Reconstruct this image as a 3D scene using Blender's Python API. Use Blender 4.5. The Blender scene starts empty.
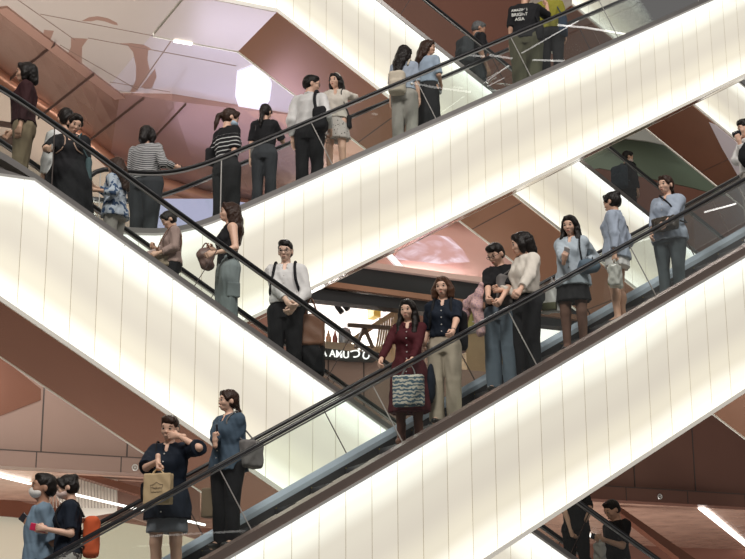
import bpy, bmesh, math, random
import numpy as np
from mathutils import Matrix, Vector, Euler
random.seed(7)
rng = np.random.RandomState(3)
SC = bpy.context.scene
COL = SC.collection
# ------------------------------------------------------------------ camera
F_PX = 1513.17; CXP, CYP = 372.5, 279.5
YAW, PITCH, ROLL = [math.radians(v) for v in (25.9699, 14.97296, -0.331)]
cyw, syw = math.cos(YAW), math.sin(YAW)
f0 = np.array([syw, cyw, 0.]); r0 = np.array([cyw, -syw, 0.]); u0 = np.array([0, 0, 1.])
f1 = f0*math.cos(PITCH)+u0*math.sin(PITCH); u1 = -f0*math.sin(PITCH)+u0*math.cos(PITCH)
r2 = r0*math.cos(ROLL)+u1*math.sin(ROLL); u2 = -r0*math.sin(ROLL)+u1*math.cos(ROLL)
cam_d = bpy.data.cameras.new('camera'); cam = bpy.data.objects.new('camera', cam_d); COL.objects.link(cam)
m = Matrix(((r2[0], u2[0], -f1[0], 0), (r2[1], u2[1], -f1[1], 0), (r2[2], u2[2], -f1[2], 0), (0, 0, 0, 1)))
cam.matrix_world = m
cam_d.sensor_width = 36; cam_d.lens = F_PX/745*36; cam_d.clip_end = 300
SC.camera = cam
SC.view_settings.view_transform = 'Standard'; SC.view_settings.look = 'None'
SC.view_settings.gamma = 1; SC.view_settings.use_curve_mapping = False
SC.view_settings.exposure = 0.0
# ------------------------------------------------------------------ world and large lights
W_ = bpy.data.worlds.new('mall_ambient'); SC.world = W_; W_.use_nodes = True
bg = W_.node_tree.nodes['Background']; bg.inputs[0].default_value = (1.0, .97, .94, 1); bg.inputs[1].default_value = 0.13
def area(name, loc, target, size, power, color, sy=None):
    d = bpy.data.lights.new(name, 'AREA'); d.energy = power; d.color = color; d.size = size
    if sy: d.shape = 'RECTANGLE'; d.size_y = sy
    o = bpy.data.objects.new(name, d); COL.objects.link(o); o.location = loc
    o.rotation_euler = (Vector(target)-Vector(loc)).to_track_quat('-Z', 'Y').to_euler()
    return o
area('atrium_ceiling_light', (-5, 0, 23), (6, 15, 4), 6, 4900, (1, .95, .89))
area('upward_fill', (8, 17, -12), (9, 19, 8), 22, 2400, (1, .97, .93))  # added unseen up-facing lamp, lifts the copper soffits
area('atrium_ceiling_light', (15, 0, 24), (10, 16, 4), 6, 2700, (1, .95, .9))
area('video_wall_light', (9.2, 24.0, 8.4), (9.0, 22, 14), 2.0, 30, (.68, .66, 1.0), 1.2)
area('lower_ceiling_fill', (17, 26, -3), (18, 27, 4), 4, 300, (1, .94, .88), 3)  # two added unseen lamps brighten the lower ceiling
area('lower_ceiling_fill', (6, 24, -3), (7, 26, 4), 4, 230, (1, .96, .91), 3)
area('hull_fill', (4, 20, 5.9), (7, 25, 10), 3, 230, (1, .95, .90), 2)  # added unseen lamp brightens the copper hull
area('shop_ceiling_light', (12.8, 27.2, 7.3), (12.8, 27.2, 5), 3, 170, (1, .97, .92), 1.5)
area('pink_ceiling_fill', (13.2, 24.7, 7.62), (13.8, 25.6, 9), 2.2, 50, (1, .93, .92), .4)  # added up-facing lamp brightens the pink ceiling

def ray(px, py):
    d = f1 + r2*(px-CXP)/F_PX - u2*(py-CYP)/F_PX
    return d
def P(px, py, Y):
    d = ray(px, py); return np.array([d[0]/d[1]*Y, Y, d[2]/d[1]*Y])
def Pz(px, py, Z):
    d = ray(px, py); return np.array([d[0]/d[2]*Z, d[1]/d[2]*Z, Z])
def proj(p):
    p = np.asarray(p, float); z = p@f1
    return CXP+F_PX*(p@r2)/z, CYP-F_PX*(p@u2)/z
# ------------------------------------------------------------------ materials
_M = {}
def nodes(m):
    m.use_nodes = True; nt = m.node_tree; return nt, nt.nodes, nt.links
def mat(name, col, rough=.6, metal=0., noise=0., nscale=30., bump=0., spec=None, coat=0., emit=None, estr=0.):
    if name in _M: return _M[name]
    m = bpy.data.materials.new(name); nt, N, L = nodes(m); b = N['Principled BSDF']
    b.inputs['Base Color'].default_value = (*col, 1); b.inputs['Roughness'].default_value = rough
    b.inputs['Metallic'].default_value = metal
    if spec is not None: b.inputs['Specular IOR Level'].default_value = spec
    if coat: b.inputs['Coat Weight'].default_value = coat; b.inputs['Coat Roughness'].default_value = .08
    if emit: b.inputs['Emission Color'].default_value = (*emit, 1); b.inputs['Emission Strength'].default_value = estr
    if noise or bump:
        tc = N.new('ShaderNodeTexCoord'); nz = N.new('ShaderNodeTexNoise'); nz.inputs['Scale'].default_value = nscale
        nz.inputs['Detail'].default_value = 3
        L.new(tc.outputs['Object'], nz.inputs['Vector'])
        if noise:
            mx = N.new('ShaderNodeMix'); mx.data_type = 'RGBA'
            mx.inputs[6].default_value = (*[c*(1-noise) for c in col], 1); mx.inputs[7].default_value = (*[min(1, c*(1+noise)) for c in col], 1)
            L.new(nz.outputs['Fac'], mx.inputs[0]); L.new(mx.outputs[2], b.inputs['Base Color'])
        if bump:
            bp = N.new('ShaderNodeBump'); bp.inputs['Strength'].default_value = bump; bp.inputs['Distance'].default_value = .02
            L.new(nz.outputs['Fac'], bp.inputs['Height']); L.new(bp.outputs[0], b.inputs['Normal'])
    _M[name] = m; return m
def srgb(r, g, b):
    f = lambda v: (v/255/12.92) if v <= 10 else ((v/255+.055)/1.055)**2.4
    return (f(r), f(g), f(b))
def glass_mat():
    m = bpy.data.materials.new('balustrade_glass'); nt, N, L = nodes(m)
    N.remove(N['Principled BSDF']); out = N['Material Output']
    tr = N.new('ShaderNodeBsdfTransparent'); tr.inputs[0].default_value = (.93, .97, .95, 1)
    gl = N.new('ShaderNodeBsdfGlossy'); gl.inputs['Roughness'].default_value = .0; gl.inputs[0].default_value = (1, 1, 1, 1)
    fr = N.new('ShaderNodeFresnel'); fr.inputs['IOR'].default_value = 1.45
    mx = N.new('ShaderNodeMixShader'); L.new(fr.outputs[0], mx.inputs[0]); L.new(tr.outputs[0], mx.inputs[1]); L.new(gl.outputs[0], mx.inputs[2])
    L.new(mx.outputs[0], out.inputs[0]); return m
GLASS = glass_mat()
def light_panel_mat():
    m = bpy.data.materials.new('backlit_panel'); nt, N, L = nodes(m); b = N['Principled BSDF']
    b.inputs['Base Color'].default_value = (.22, .21, .19, 1); b.inputs['Roughness'].default_value = .5; b.inputs['Specular IOR Level'].default_value = .25
    uv = N.new('ShaderNodeUVMap'); sp = N.new('ShaderNodeSeparateXYZ'); L.new(uv.outputs[0], sp.inputs[0])
    # lamp tubes run along the top and bottom edges inside each box
    r1 = N.new('ShaderNodeValToRGB'); e = r1.color_ramp.elements
    e[0].position = 0; e[0].color = (1.25, 1.22, 1.08, 1); e[1].position = 1; e[1].color = (1.25, 1.27, 1.2, 1)
    for p, c in ((.12, (1.02, .97, .82)), (.27, (.72, .66, .52)), (.5, (.575, .525, .435)), (.70, (.62, .575, .475)), (.86, (.92, .91, .78))):
        x = r1.color_ramp.elements.new(p); x.color = (*c, 1)
    r1.color_ramp.interpolation = 'B_SPLINE' if False else 'EASE'
    nz = N.new('ShaderNodeTexNoise'); nz.noise_dimensions = '2D'; nz.inputs['Scale'].default_value = .55
    L.new(uv.outputs[0], nz.inputs['Vector'])
    ad = N.new('ShaderNodeMath'); ad.operation = 'MULTIPLY_ADD'; ad.inputs[1].default_value = .12; ad.inputs[2].default_value = -.06
    L.new(nz.outputs['Fac'], ad.inputs[0])
    a2 = N.new('ShaderNodeMath'); a2.operation = 'ADD'; L.new(sp.outputs[1], a2.inputs[0]); L.new(ad.outputs[0], a2.inputs[1])
    L.new(a2.outputs[0], r1.inputs[0])
    # each sheet of the box diffuses a little differently
    at = N.new('ShaderNodeVertexColor'); at.layer_name = 'sheet'
    mu = N.new('ShaderNodeMix'); mu.data_type = 'RGBA'; mu.blend_type = 'MULTIPLY'; mu.inputs[0].default_value = 1
    L.new(r1.outputs[0], mu.inputs[6]); L.new(at.outputs[0], mu.inputs[7])
    L.new(mu.outputs[2], b.inputs['Emission Color']); b.inputs['Emission Strength'].default_value = 1.0
    return m
PANEL = light_panel_mat()
COPPER = mat('copper_cladding', (.33, .175, .115), .24, .45, .12, 1.3)
COPPER_DK = mat('dark_copper_cladding', (.20, .085, .055), .25, .5, .12, 1.1)
ROSE = mat('rose_metal_cladding', (.50, .30, .25), .3, .45, .10, .9)
BEIGE = mat('beige_ceiling_panel', (.52, .45, .395), .3, .25, .06, .8)
STEEL = mat('brushed_steel', (.33, .31, .30), .32, .85, .1, 6)
STEELW = mat('pale_steel_trim', (.66, .64, .61), .3, .6)
STEELG = mat('guide_steel', (.30, .29, .28), .3, .8)
STEELB = mat('blue_grey_steel', (.46, .54, .62), .28, .4)
BLACKR = mat('black_rubber', (.012, .012, .014), .35)
DARK = mat('dark_comb', (.03, .03, .032), .5, .3)
STEPM = mat('ribbed_step_metal', (.12, .12, .125), .45, .7)
RIMW = mat('white_trim', (.80, .77, .70), .4)
SEAM = mat('panel_seam', (.05, .035, .03), .6)
LED = mat('led_strip', (1, 1, 1), .5, emit=(1, .97, .92), estr=2.6)
# ------------------------------------------------------------------ object helpers
def link(o, parent=None):
    COL.objects.link(o)
    if parent is not None: o.parent = parent
    return o
def mesh_obj(name, V, Fc, material, parent=None, smooth=False, mats=None, fm=None):
    me = bpy.data.meshes.new(name); me.from_pydata([tuple(map(float, v)) for v in V], [], Fc)
    if mats:
        for q in mats: me.materials.append(q)
        for p_, i in zip(me.polygons, fm): p_.material_index = i
    else: me.materials.append(material)
    if smooth:
        for p_ in me.polygons: p_.use_smooth = True
    me.update(); bm = bmesh.new(); bm.from_mesh(me); bmesh.ops.recalc_face_normals(bm, faces=bm.faces); bm.to_mesh(me); bm.free()
    return link(bpy.data.objects.new(name, me), parent)
def empty(name, loc=(0, 0, 0), label=None, cat=None, group=None, kind=None, rz=0.):
    o = bpy.data.objects.new(name, None); COL.objects.link(o); o.location = loc; o.rotation_euler = (0, 0, rz)
    tag(o, label, cat, group, kind); return o
def tag(o, label=None, cat=None, group=None, kind=None):
    if label: o['label'] = label
    if cat: o['category'] = cat
    if group: o['group'] = group
    if kind: o['kind'] = kind
    return o
class MB:
    def __init__(s): s.V = []; s.F = []; s.m = []
    def add(s, V, F, mi=0):
        n = len(s.V); s.V += [tuple(map(float, v)) for v in V]; s.F += [tuple(i+n for i in f) for f in F]; s.m += [mi]*len(F)
    def box(s, c, d, R=None, mi=0):
        c = np.array(c, float); h = np.array(d, float)/2
        q = np.array([[x, y, z] for x in (-1, 1) for y in (-1, 1) for z in (-1, 1)])*h
        if R is not None: q = q@np.array(R).T
        s.add(q+c, [(0, 1, 3, 2), (4, 6, 7, 5), (0, 4, 5, 1), (2, 3, 7, 6), (0, 2, 6, 4), (1, 5, 7, 3)], mi)
    def bar(s, a, b, w, h, mi=0):   # box along a-b; w across, h in height
        a = np.array(a, float); b = np.array(b, float); d = b-a; L_ = np.linalg.norm(d); d /= L_
        up = np.array([0, 0, 1.]) if abs(d[2]) < .95 else np.array([0, 1., 0]); sd = np.cross(d, up); sd /= np.linalg.norm(sd); up = np.cross(sd, d)
        s.box((a+b)/2, (L_, w, h), np.array([d, sd, up]).T, mi)
    def tube(s, pts, r, n=8, mi=0, closed=False):
        pts = [np.array(p, float) for p in pts]; k = len(pts); V = []; F = []
        prev = None
        for i, p in enumerate(pts):
            t = pts[min(i+1, k-1)]-pts[max(i-1, 0)]; t = t/(np.linalg.norm(t)+1e-9)
            ref = prev if prev is not None else (np.array([0, 0, 1.]) if abs(t[2]) < .9 else np.array([1., 0, 0]))
            a = ref-t*(ref@t); a /= np.linalg.norm(a)+1e-9; b = np.cross(t, a); prev = a
            rr = r[i] if hasattr(r, '__len__') else r
            for j in range(n):
                th = 2*math.pi*j/n; V.append(p+rr*(a*math.cos(th)+b*math.sin(th)))
        for i in range(k-1):
            for j in range(n): F.append((i*n+j, i*n+(j+1) % n, (i+1)*n+(j+1) % n, (i+1)*n+j))
        F.append(tuple(range(n))[::-1]); F.append(tuple((k-1)*n+j for j in range(n)))
        s.add(V, F, mi)
    def prism(s, pts, ext, mi=0):   # pts: planar polygon (3-D), ext: vector
        pts = [np.array(p, float) for p in pts]; n = len(pts); e = np.array(ext, float)
        s.add(pts+[p+e for p in pts], [tuple(range(n)), tuple(range(n, 2*n))[::-1]]+[(i, (i+1) % n, n+(i+1) % n, n+i) for i in range(n)], mi)
    def build(s, name, material, parent=None, smooth=False, mats=None):
        return mesh_obj(name, s.V, s.F, material, parent, smooth, mats, s.m if mats else None)
def sweep(name, prof, path, material, parent, closed_prof=True, smooth=False):
    """prof: [(dy,dz)] in the plane across the escalator; path: [(x,z,nx,nz)]"""
    V = []; F = []; n = len(prof); k = len(path)
    for (x, y, z, nx, nz) in path:
        for (a, b) in prof: V.append((x+nx*b, y+a, z+nz*b))
    for i in range(k-1):
        for j in range(n if closed_prof else n-1): F.append((i*n+j, i*n+(j+1) % n, (i+1)*n+(j+1) % n, (i+1)*n+j))
    if closed_prof: F.append(tuple(range(n))); F.append(tuple((k-1)*n+j for j in range(n)))
    return mesh_obj(name, V, F, material, parent, smooth)
# ------------------------------------------------------------------ escalators
T30 = math.tan(math.radians(30)); PT = 1.5068; WD = 1.7038; SP = .2808
ESC = {'A': dict(s=1, Y=13.3, z=-1.7472, x0=2.2, x1=15.5),
       'C': dict(s=-1, Y=15.3831, z=7.2345, x0=1.6, x1=13.4),
       'B': dict(s=1, Y=17.6385, z=2.0874, x0=P(98, 228, 17.64)[0], x1=19.5),
       'D': dict(s=-1, Y=20.0576, z=16.3162, x0=P(188, 0, 20.06)[0], x1=19.0),
       'F': dict(s=-1, Y=25.0026, z=25.4138, x0=17.0, x1=26.0)}
# the deck runs level beyond xk on the given side
ESC['C'].update(xk=P(-22, 120, 15.4)[0], side=-1, rk=.5)
ESC['B'].update(xk=P(176, 229, 17.64)[0], side=-1, rk=.55)
ESC['D'].update(xk=P(277, -90, 20.06)[0], side=-1, rk=.15)
def ztop(e, x, off=0.):
    E = ESC[e]; z = E['z']+E['s']*T30*x
    if 'xk' in E:
        zk = E['z']+E['s']*T30*E['xk']; r = E['rk']*.29
        # smooth transition between slope and level
        u = (x-E['xk'])/ (E['rk'])
        if u < -30: lin = 0.
        elif u > 30: lin = x-E['xk']
        else: lin = E['rk']*math.log1p(math.exp(u*2.2))/2.2
        z = zk+E['s']*T30*lin
    return z
def path(e, x0, x1, dy, dz, step=.12):
    E = ESC[e]; n = max(2, int((x1-x0)/step)) if 'xk' in E else 2
    xs = np.linspace(x0, x1, n+1); out = []
    for x in xs: out.append((x, E['Y']+dy, ztop(e, x)+dz, 0, 1))
    return out
STEP_DZ = .05
TREAD = .4
PHASE = {'A': .0, 'B': .0, 'C': .0, 'D': .0, 'F': .0}
def step_z(e, x):
    E = ESC[e]
    k = math.floor((x-PHASE[e])/TREAD); xl = k*TREAD+PHASE[e]; xn = xl if E['s'] > 0 else xl+TREAD
    z = ztop(e, xn)+STEP_DZ
    if 'xk' in E and x < E['xk']-.1: z = ztop(e, x)+STEP_DZ
    return z
def light_panels(e, yside, parent, top, bot, x0, x1):
    """row of backlit sheets between top(x) and bot(x), small dark joints between them"""
    V = []; F = []; U = []; C = []
    g = .0035; k0 = math.floor(x0/SP); k1 = math.ceil(x1/SP)
    r = np.random.RandomState(hash(e) % 7 if False else ord(e))
    for k in range(k0, k1):
        a = max(x0, k*SP+g); b = min(x1, (k+1)*SP-g)
        if b-a < .02: continue
        c = {'C': 1.14, 'B': 1.03}.get(e, 1.)*(1+r.uniform(-.03, .03))
        cuts = [a]+[x for x in (ESC[e].get('pk', []) ) if a < x < b]+[b]
        for a_, b_ in zip(cuts[:-1], cuts[1:]):
            n = len(V); V += [(a_, yside, bot(a_)), (b_, yside, bot(b_)), (b_, yside, top(b_)), (a_, yside, top(a_))]
            F.append((n, n+1, n+2, n+3)); U += [(a_, 0), (b_, 0), (b_, 1), (a_, 1)]; C += [(c, c, c, 1)]*4
    me = bpy.data.meshes.new('light_panel'); me.from_pydata(V, [], F); me.materials.append(PANEL)
    uv = me.uv_layers.new(name='UVMap'); ca = me.color_attributes.new('sheet', 'FLOAT_COLOR', 'POINT')
    for i, l in enumerate(me.loops): uv.data[i].uv = U[l.vertex_index]
    for i in range(len(V)): ca.data[i].color = C[i]
    return link(bpy.data.objects.new('light_panel', me), parent)
ESC_LABEL = {'A': ('nearest escalator, rising to the right across the lower half of the frame'),
             'C': ('second escalator, descending from the upper left behind the nearest one'),
             'B': ('long escalator rising right through the top of the frame with riders seen from behind'),
             'D': ('escalator descending right behind the upper rising one, copper underside in view'),
             'F': ('farthest escalator, a short lit stretch at the upper right edge')}
def escalator(e):
    E = ESC[e]; Y = E['Y']; x0, x1 = E['x0'], E['x1']; s = E['s']
    root = empty('escalator', (0, 0, 0), ESC_LABEL[e], 'escalator')
    top = lambda x: ztop(e, x); lin = lambda x: E['z']+s*T30*x
    bot = lambda x: lin(x)-PT
    ptop = top
    if e == 'C':
        xc = P(34, 178, Y)[0]; zc = lin(xc); ptop = lambda x: min(lin(x), zc); E['pk'] = [xc]
    if e == 'D':
        xc = P(277, 11, Y)[0]; zc = lin(xc)-PT; bot = lambda x: min(lin(x)-PT, zc); E['pk'] = [xc]
        ptop = lambda x: min(lin(x), lin(xc)+.35*0+.0); top0 = top
    if e == 'B': 
        zb = lin(E['xk'])-PT-.2; bot = lambda x: max(lin(x)-PT, zb); E['pk'] = [E['xk']-.2/T30]
    light_panels(e, Y, root, ptop, bot, x0, x1); light_panels(e, Y+WD, root, ptop, bot, x0, x1)
    # truss core behind the sheets
    xs = sorted(set([x0, x1]+E.get('pk', [])+list(np.linspace(x0, x1, 40))))
    V = []; 
    for x in xs: V += [(x, Y+.02, ptop(x)-.01), (x, Y+WD-.02, ptop(x)-.01), (x, Y+WD-.02, bot(x)+.01), (x, Y+.02, bot(x)+.01)]
    F = [(i*4+j, i*4+(j+1) % 4, i*4+4+(j+1) % 4, i*4+4+j) for i in range(len(xs)-1) for j in (0, 1, 3)]+[(0, 1, 2, 3), tuple(len(V)-4+j for j in range(4))]
    mesh_obj('truss', V, F, mat('joint_backing', (.60, .56, .48), .8), root)
    # soffit with cross seams
    mb = MB(); mats = [SOFFIT[e], SEAM, BEIGE]
    bx = sorted(set([x0, x1]+E.get('pk', [])))
    for a, b in zip(bx[:-1], bx[1:]):
        mb.prism([(a, Y+.03, bot(a)-.0), (b, Y+.03, bot(b)), (b, Y+WD-.03, bot(b)), (a, Y+WD-.03, bot(a))], (0, 0, -.02), 2 if e == 'D' and b < E['pk'][0]+.01 else 0)  # level stretch of D: pale colour stands in for its lavender reflection
        n = int((b-a)/2.4)
        for i in range(1, n+1):
            x = a+(b-a)*i/(n+1); mb.prism([(x, Y+.04, bot(x)-.018), (x+.012, Y+.04, bot(x+.012)-.018), (x+.012, Y+WD-.04, bot(x+.012)-.018), (x, Y+WD-.04, bot(x)-.018)], (0, 0, -.006), 1)
    mb.build('soffit', None, root, mats=mats)
    # edge trims
    for dy in (0, WD):
        for zf, w in ((bot, .05), (ptop, .03)):
            mb = MB()
            if zf is ptop and e == 'D': continue
            pts = bx if zf is bot else (bx if 'xk' not in E or e == 'C' else list(np.linspace(x0, x1, 60)))
            for a, b in zip(pts[:-1], pts[1:]): 
                sg = -1 if dy == 0 else 1
                mb.prism([(a, Y+dy+sg*.014-.012, zf(a)-w/2), (b, Y+dy+sg*.014-.012, zf(b)-w/2), (b, Y+dy+sg*.014-.012, zf(b)+w/2), (a, Y+dy+sg*.014-.012, zf(a)+w/2)], (0, .024, 0))
            mb.build('edge_trim', RIMW if zf is bot else STEELW, root)
    xa = x0
    # decks, skirts, handrails, glass for both sides
    for side in (0, 1):
        y_out = 0. if side == 0 else WD; sg = 1 if side == 0 else -1
        dk = .112 if e == 'A' else .09; pr = [(sg*-.0, .012), (sg*-.0, dk), (sg*.20, dk+.01), (sg*.20, .012)]
        pr = [(a+y_out, b) for a, b in pr]
        sweep('deck', pr, path(e, xa, x1, 0, 0), DECK[e], root)
        sk = [(y_out+sg*.23, -.15), (y_out+sg*.23, .235), (y_out+sg*.25, .235), (y_out+sg*.25, -.15)]
        hs = .20 if side else .07; sk2 = [(y_out+sg*.255, -.15), (y_out+sg*.255, hs), (y_out+sg*.33, hs-.06), (y_out+sg*.33, -.15)]
        sweep('skirt', sk2, path(e, xa, x1, 0, 0), STEELB if side else STEEL, root)
        bk = [(y_out+sg*.325, -.15), (y_out+sg*.325, .085), (y_out+sg*.35, .085), (y_out+sg*.35, -.15)]
        sweep('brush_strip', bk, path(e, xa, x1, 0, 0), DARK, root)
        ri = [(y_out+sg*.0, .13), (y_out+sg*.0, .15), (y_out+sg*.02, .15), (y_out+sg*.02, .13)]
        # glass panels with seams square to the slope
        yg = Y+y_out+sg*.21
        L_ = 1.62; n = int((x1-xa)/L_)+2
        gx = GX.get((e, side), 0.)
        slope = math.atan(T30)*s
        for i in range(n+1):
            a = xa+gx+(i-1)*L_; b = a+L_-.012
            if b < xa-1 or a > x1: continue
            zz = []
            def edge(xc):   # glass edge leaning with the slope
                t = min(1., max(0., (xc-E.get('xk', -99))/.8+.5))
                return -.78*math.tan(slope)*t*math.cos(slope)**2
            m_ = 8; V = []
            for j in range(m_+1):
                x = a+(b-a)*j/m_
                V.append((x, yg, ztop(e, x)+dk-.005))
            for j in range(m_+1):
                x = a+(b-a)*j/m_+edge(a)
                V.append((x, yg, ztop(e, x)+.87))
            F = [(j, j+1, m_+2+j, m_+1+j) for j in range(m_)]
            V2 = V+[(v[0], v[1]+.01, v[2]) for v in V]; N_ = len(V)
            F2 = F+[tuple(N_+q for q in f)[::-1] for f in F]+[(m_, 2*m_+1, N_+2*m_+1, N_+m_), (0, m_+1, N_+m_+1, N_)]
            F2 += [(m_+1+j, m_+2+j, N_+m_+2+j, N_+m_+1+j) for j in range(m_)]
            g = mesh_obj('glass_panel', V, F, GLASS, root)
            sm = MB(); sm.bar(V[m_]+np.array([.006, 0, 0]), V[2*m_+1]+np.array([.006, 0, 0]), .012, .008)
            sm.build('joint', STEELW if (e in 'AB' and side == 0) else SEAM, g)
        # handrail: flattened rubber loop
        hp = [(.042*math.cos(t), .026*math.sin(t)) for t in np.linspace(0, 2*math.pi, 10, endpoint=False)]
        hp = [(a+y_out+sg*.21, b+.898) for a, b in hp]
        xr = xa
        if e == 'B': xr = P(112, 176, Y+.2)[0]-(0 if side == 0 else .0)
        sweep('handrail', hp, path(e, xr, x1, 0, 0), BLACKR, root, smooth=True)
        hb = [(y_out+sg*.21-.016, .85), (y_out+sg*.21+.016, .85), (y_out+sg*.21+.016, .868), (y_out+sg*.21-.016, .868)]
        sweep('handrail_guide', hb, path(e, xr, x1, 0, 0), STEELG, root)
        if e == 'B':   # the rail turns down round the newel end
            th = np.linspace(math.pi/2, 1.5*math.pi, 12); y_ = Y+y_out+sg*.21; zt = ztop(e, xr)
            mb = MB(); mb.tube([(xr+.38*math.cos(t), y_, zt+.515+.38*math.sin(t)) for t in th], .032, 8); mb.build('handrail_return', BLACKR, root, True)
    # steps
    k0 = math.ceil((x0-PHASE[e])/TREAD); k1 = math.floor((x1-PHASE[e])/TREAD)
    first = None; mesh = None
    for k in range(k0, k1):
        xl = k*TREAD+PHASE[e]; 
        if 'xk' in E and xl < E['xk']: continue
        xn = xl if s > 0 else xl+TREAD; z = ztop(e, xn)+STEP_DZ
        if mesh is None:
            mb = MB(); mb.box((0, WD/2, -.02), (TREAD-.004, WD-.68, .04)); mb.box((-s*(TREAD/2-.012), WD/2, -.14), (.02, WD-.68, .21))
            for j in range(24): mb.box((0, .36+j*.0427, .003), (TREAD-.02, .012, .008))
            for q in (-1, 1): mb.box((0, WD/2+q*(WD/2-.345), .002), (TREAD-.01, .03, .01), None, 1)
            first = mb.build('step', None, root, mats=[STEPM, mat('yellow_line', (.6, .45, .05), .5)]); first.location = (xl+TREAD/2, Y, z); mesh = first.data
        else:
            o = bpy.data.objects.new('step', mesh); link(o, root); o.location = (xl+TREAD/2, Y, z)
    if e in 'CB':
        # landing plate and floor apron at the level end
        mb = MB(); xk = E['xk']
        zf = ztop(e, xa)+STEP_DZ
        mb.box(((xa+xk)/2-.1, Y+WD/2, zf-.06), (max(.3, xk-xa+.2), WD-.6, .05)); mb.build('landing_plate', STEPM, root)
    if e == 'C':
        mb = MB(); xs = [x0, E['pk'][0]]
        mb.prism([(x0, Y+.005, zc), (E['pk'][0], Y+.005, zc), (E['pk'][0], Y+.005, zc+.01), (x0, Y+.005, lin(x0) if False else ztop(e, x0)+.02)], (0, .03, 0)); mb.build('apron', STEEL, root)
    return root
SOFFIT = {'A': COPPER, 'B': mat('glossy_brown_soffit', (.42, .24, .18), .12, .8), 'C': mat('glossy_copper_soffit', (.36, .21, .145), .16, .55, .12, .8), 'D': mat('satin_copper_soffit', (.30, .155, .095), .3, .45, .08, .9), 'F': COPPER}
DECK = {'A': mat('brown_deck', (.20, .155, .135), .33, .6, .08, 3), 'B': STEEL, 'C': STEEL, 'D': STEEL, 'F': STEEL}
GX = {('A', 0): (P(404, 443, 13.5)[0]-2.2) % 1.62, ('A', 1): (P(350, 462, 14.8)[0]-2.2) % 1.62, ('B', 0): (P(221, 212, 17.84)[0]-P(98, 228, 17.64)[0]) % 1.62,
      ('C', 0): (P(52, 187, 15.6)[0]-1.6) % 1.62, ('B', 1): .5, ('C', 1): .9, ('D', 0): .4, ('D', 1): .2, ('F', 0): .3, ('F', 1): 1.}
for e in 'ACBDF': escalator(e)
# ------------------------------------------------------------------ setting: slabs, ceilings, walls
ZL = 3.35; Z1 = 5.62; Z2 = 10.12; YB = 24.0
def struct(o): o['kind'] = 'structure'; return o
def box_s(name, a, b, material):
    mb = MB(); a = np.array(a, float); b = np.array(b, float); mb.box((a+b)/2, b-a); return struct(mb.build(name, material))
BULK_LIT = mat('bulkhead_lit_tone', (.28, .185, .15), .4, .3, .10, .7)  # better lit stretch of the cladding, light put into the colour
BULK_SHADED = mat('bulkhead_shaded_tone', (.16, .075, .055), .38, .35, .12, .7)  # same cladding in its shaded tone
RED = mat('red_brown_wall', (.26, .115, .08), .45, .3, .15, .5)
xm = P(520, 420, YB)[0]
def bulkhead(name, x0, x1, m, seams, lseams):
    mb = MB(); mb.box(((x0+x1)/2, YB+.15, (ZL+.26+Z1)/2), (x1-x0, .3, Z1-ZL-.26))
    mb.box(((x0+x1)/2, YB+.10, ZL+.13), (x1-x0, .36, .255))
    for px in seams: mb.box((P(px, 450, YB)[0], YB-.004, (ZL+.26+Z1)/2), (.022, .012, Z1-ZL-.3), None, 1)
    for px in lseams: mb.box((P(px, 480, YB)[0], YB-.083, ZL+.13), (.016, .01, .25), None, 1)
    mb.box(((x0+x1)/2, YB-.085, ZL+.26), (x1-x0, .012, .014), None, 1)
    return struct(mb.build(name, None, mats=[m, SEAM]))
bulkhead('wall_bulkhead_left', -6, xm, BULK_LIT, (41, 127, 235, 328, 364, 450), (34, 119, 205))
bulkhead('wall_bulkhead_right', xm, 30, BULK_SHADED, (560, 633, 693), (560, 623, 684, 741))
# darker facet let into the left bulkhead
mb = MB(); mb.prism([P(*q, YB-.02) for q in ((-20, 340), (0, 356), (41, 389), (41, 400), (0, 416), (-20, 424))], (0, .015, 0)); struct(mb.build('wall_facet', COPPER_DK))
MIR = mat('wavy_rose_ceiling', (.58, .37, .28), .25, .3, .42, 2.2, .8)
box_s('ceiling_lower', (-6, YB+.3, ZL), (32, 42, ZL+.2), MIR)
box_s('floor_middle', (-6, YB+.3, Z1-.15), (32, 32, Z1), mat('pale_floor', (.42, .36, .31), .25))
box_s('wall_back', (-8, 31.9, -6), (44, 32.2, 24), RED)
CREAM = mat('cream_wall', (.72, .69, .56), .5)
box_s('wall_lower', (-4, 37, -4), (44, 37.3, 3.35), mat('rose_wall', (.40, .24, .19), .35, .3, .3, .9))
def poly(name, pts, Y, m, th=.05, st=True):
    Ys = Y if hasattr(Y, '__len__') else [Y]*len(pts)
    mb = MB(); mb.prism([P(a, b, y) for (a, b), y in zip(pts, Ys)], (0, th, 0)); o = mb.build(name, m)
    return struct(o) if st else o
poly('wall_cream', ((-60, 512), (38, 519), (120, 522), (260, 545), (260, 640), (-60, 640)), 28.6, CREAM)
poly('wall_brown_band', ((-60, 491), (0, 497), (60, 510), (90, 516), (90, 524), (0, 516), (-60, 512)), 28.4, COPPER_DK)
# slatted wall mirrored in the lower ceiling, built as hanging slats
mb = MB(); mb.prism([P(a, b, 24.8) for a, b in ((47, 462), (118, 466), (117, 512), (82, 518), (60, 500))], (0, .1, 0))
for k in range(22):
    px = 49+k*3.2; a = P(px, 466, 24.76); b = P(px+1, 508, 24.76); mb.bar(a, b, .016, .016, 1)
struct(mb.build('wall_slat_reflection', None, mats=[mat('beige_slat_reflection', (.78, .72, .64), .5), mat('slat_gap_reflection', (.40, .34, .29), .6)]))
poly('trim_brown_beam', ((50, 468), (62, 466), (150, 490), (185, 504), (185, 510), (150, 498)), 24.5, COPPER_DK, .2)
poly('wall_brown_lower', ((118, 462), (200, 470), (200, 540), (116, 512)), 24.9, mat('brown_panel', (.22, .12, .09), .4), .1)
poly('trim_diagonal', ((604, 500), (622, 508), (700, 562), (684, 562)), 24.6, COPPER_DK, .2)
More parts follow.
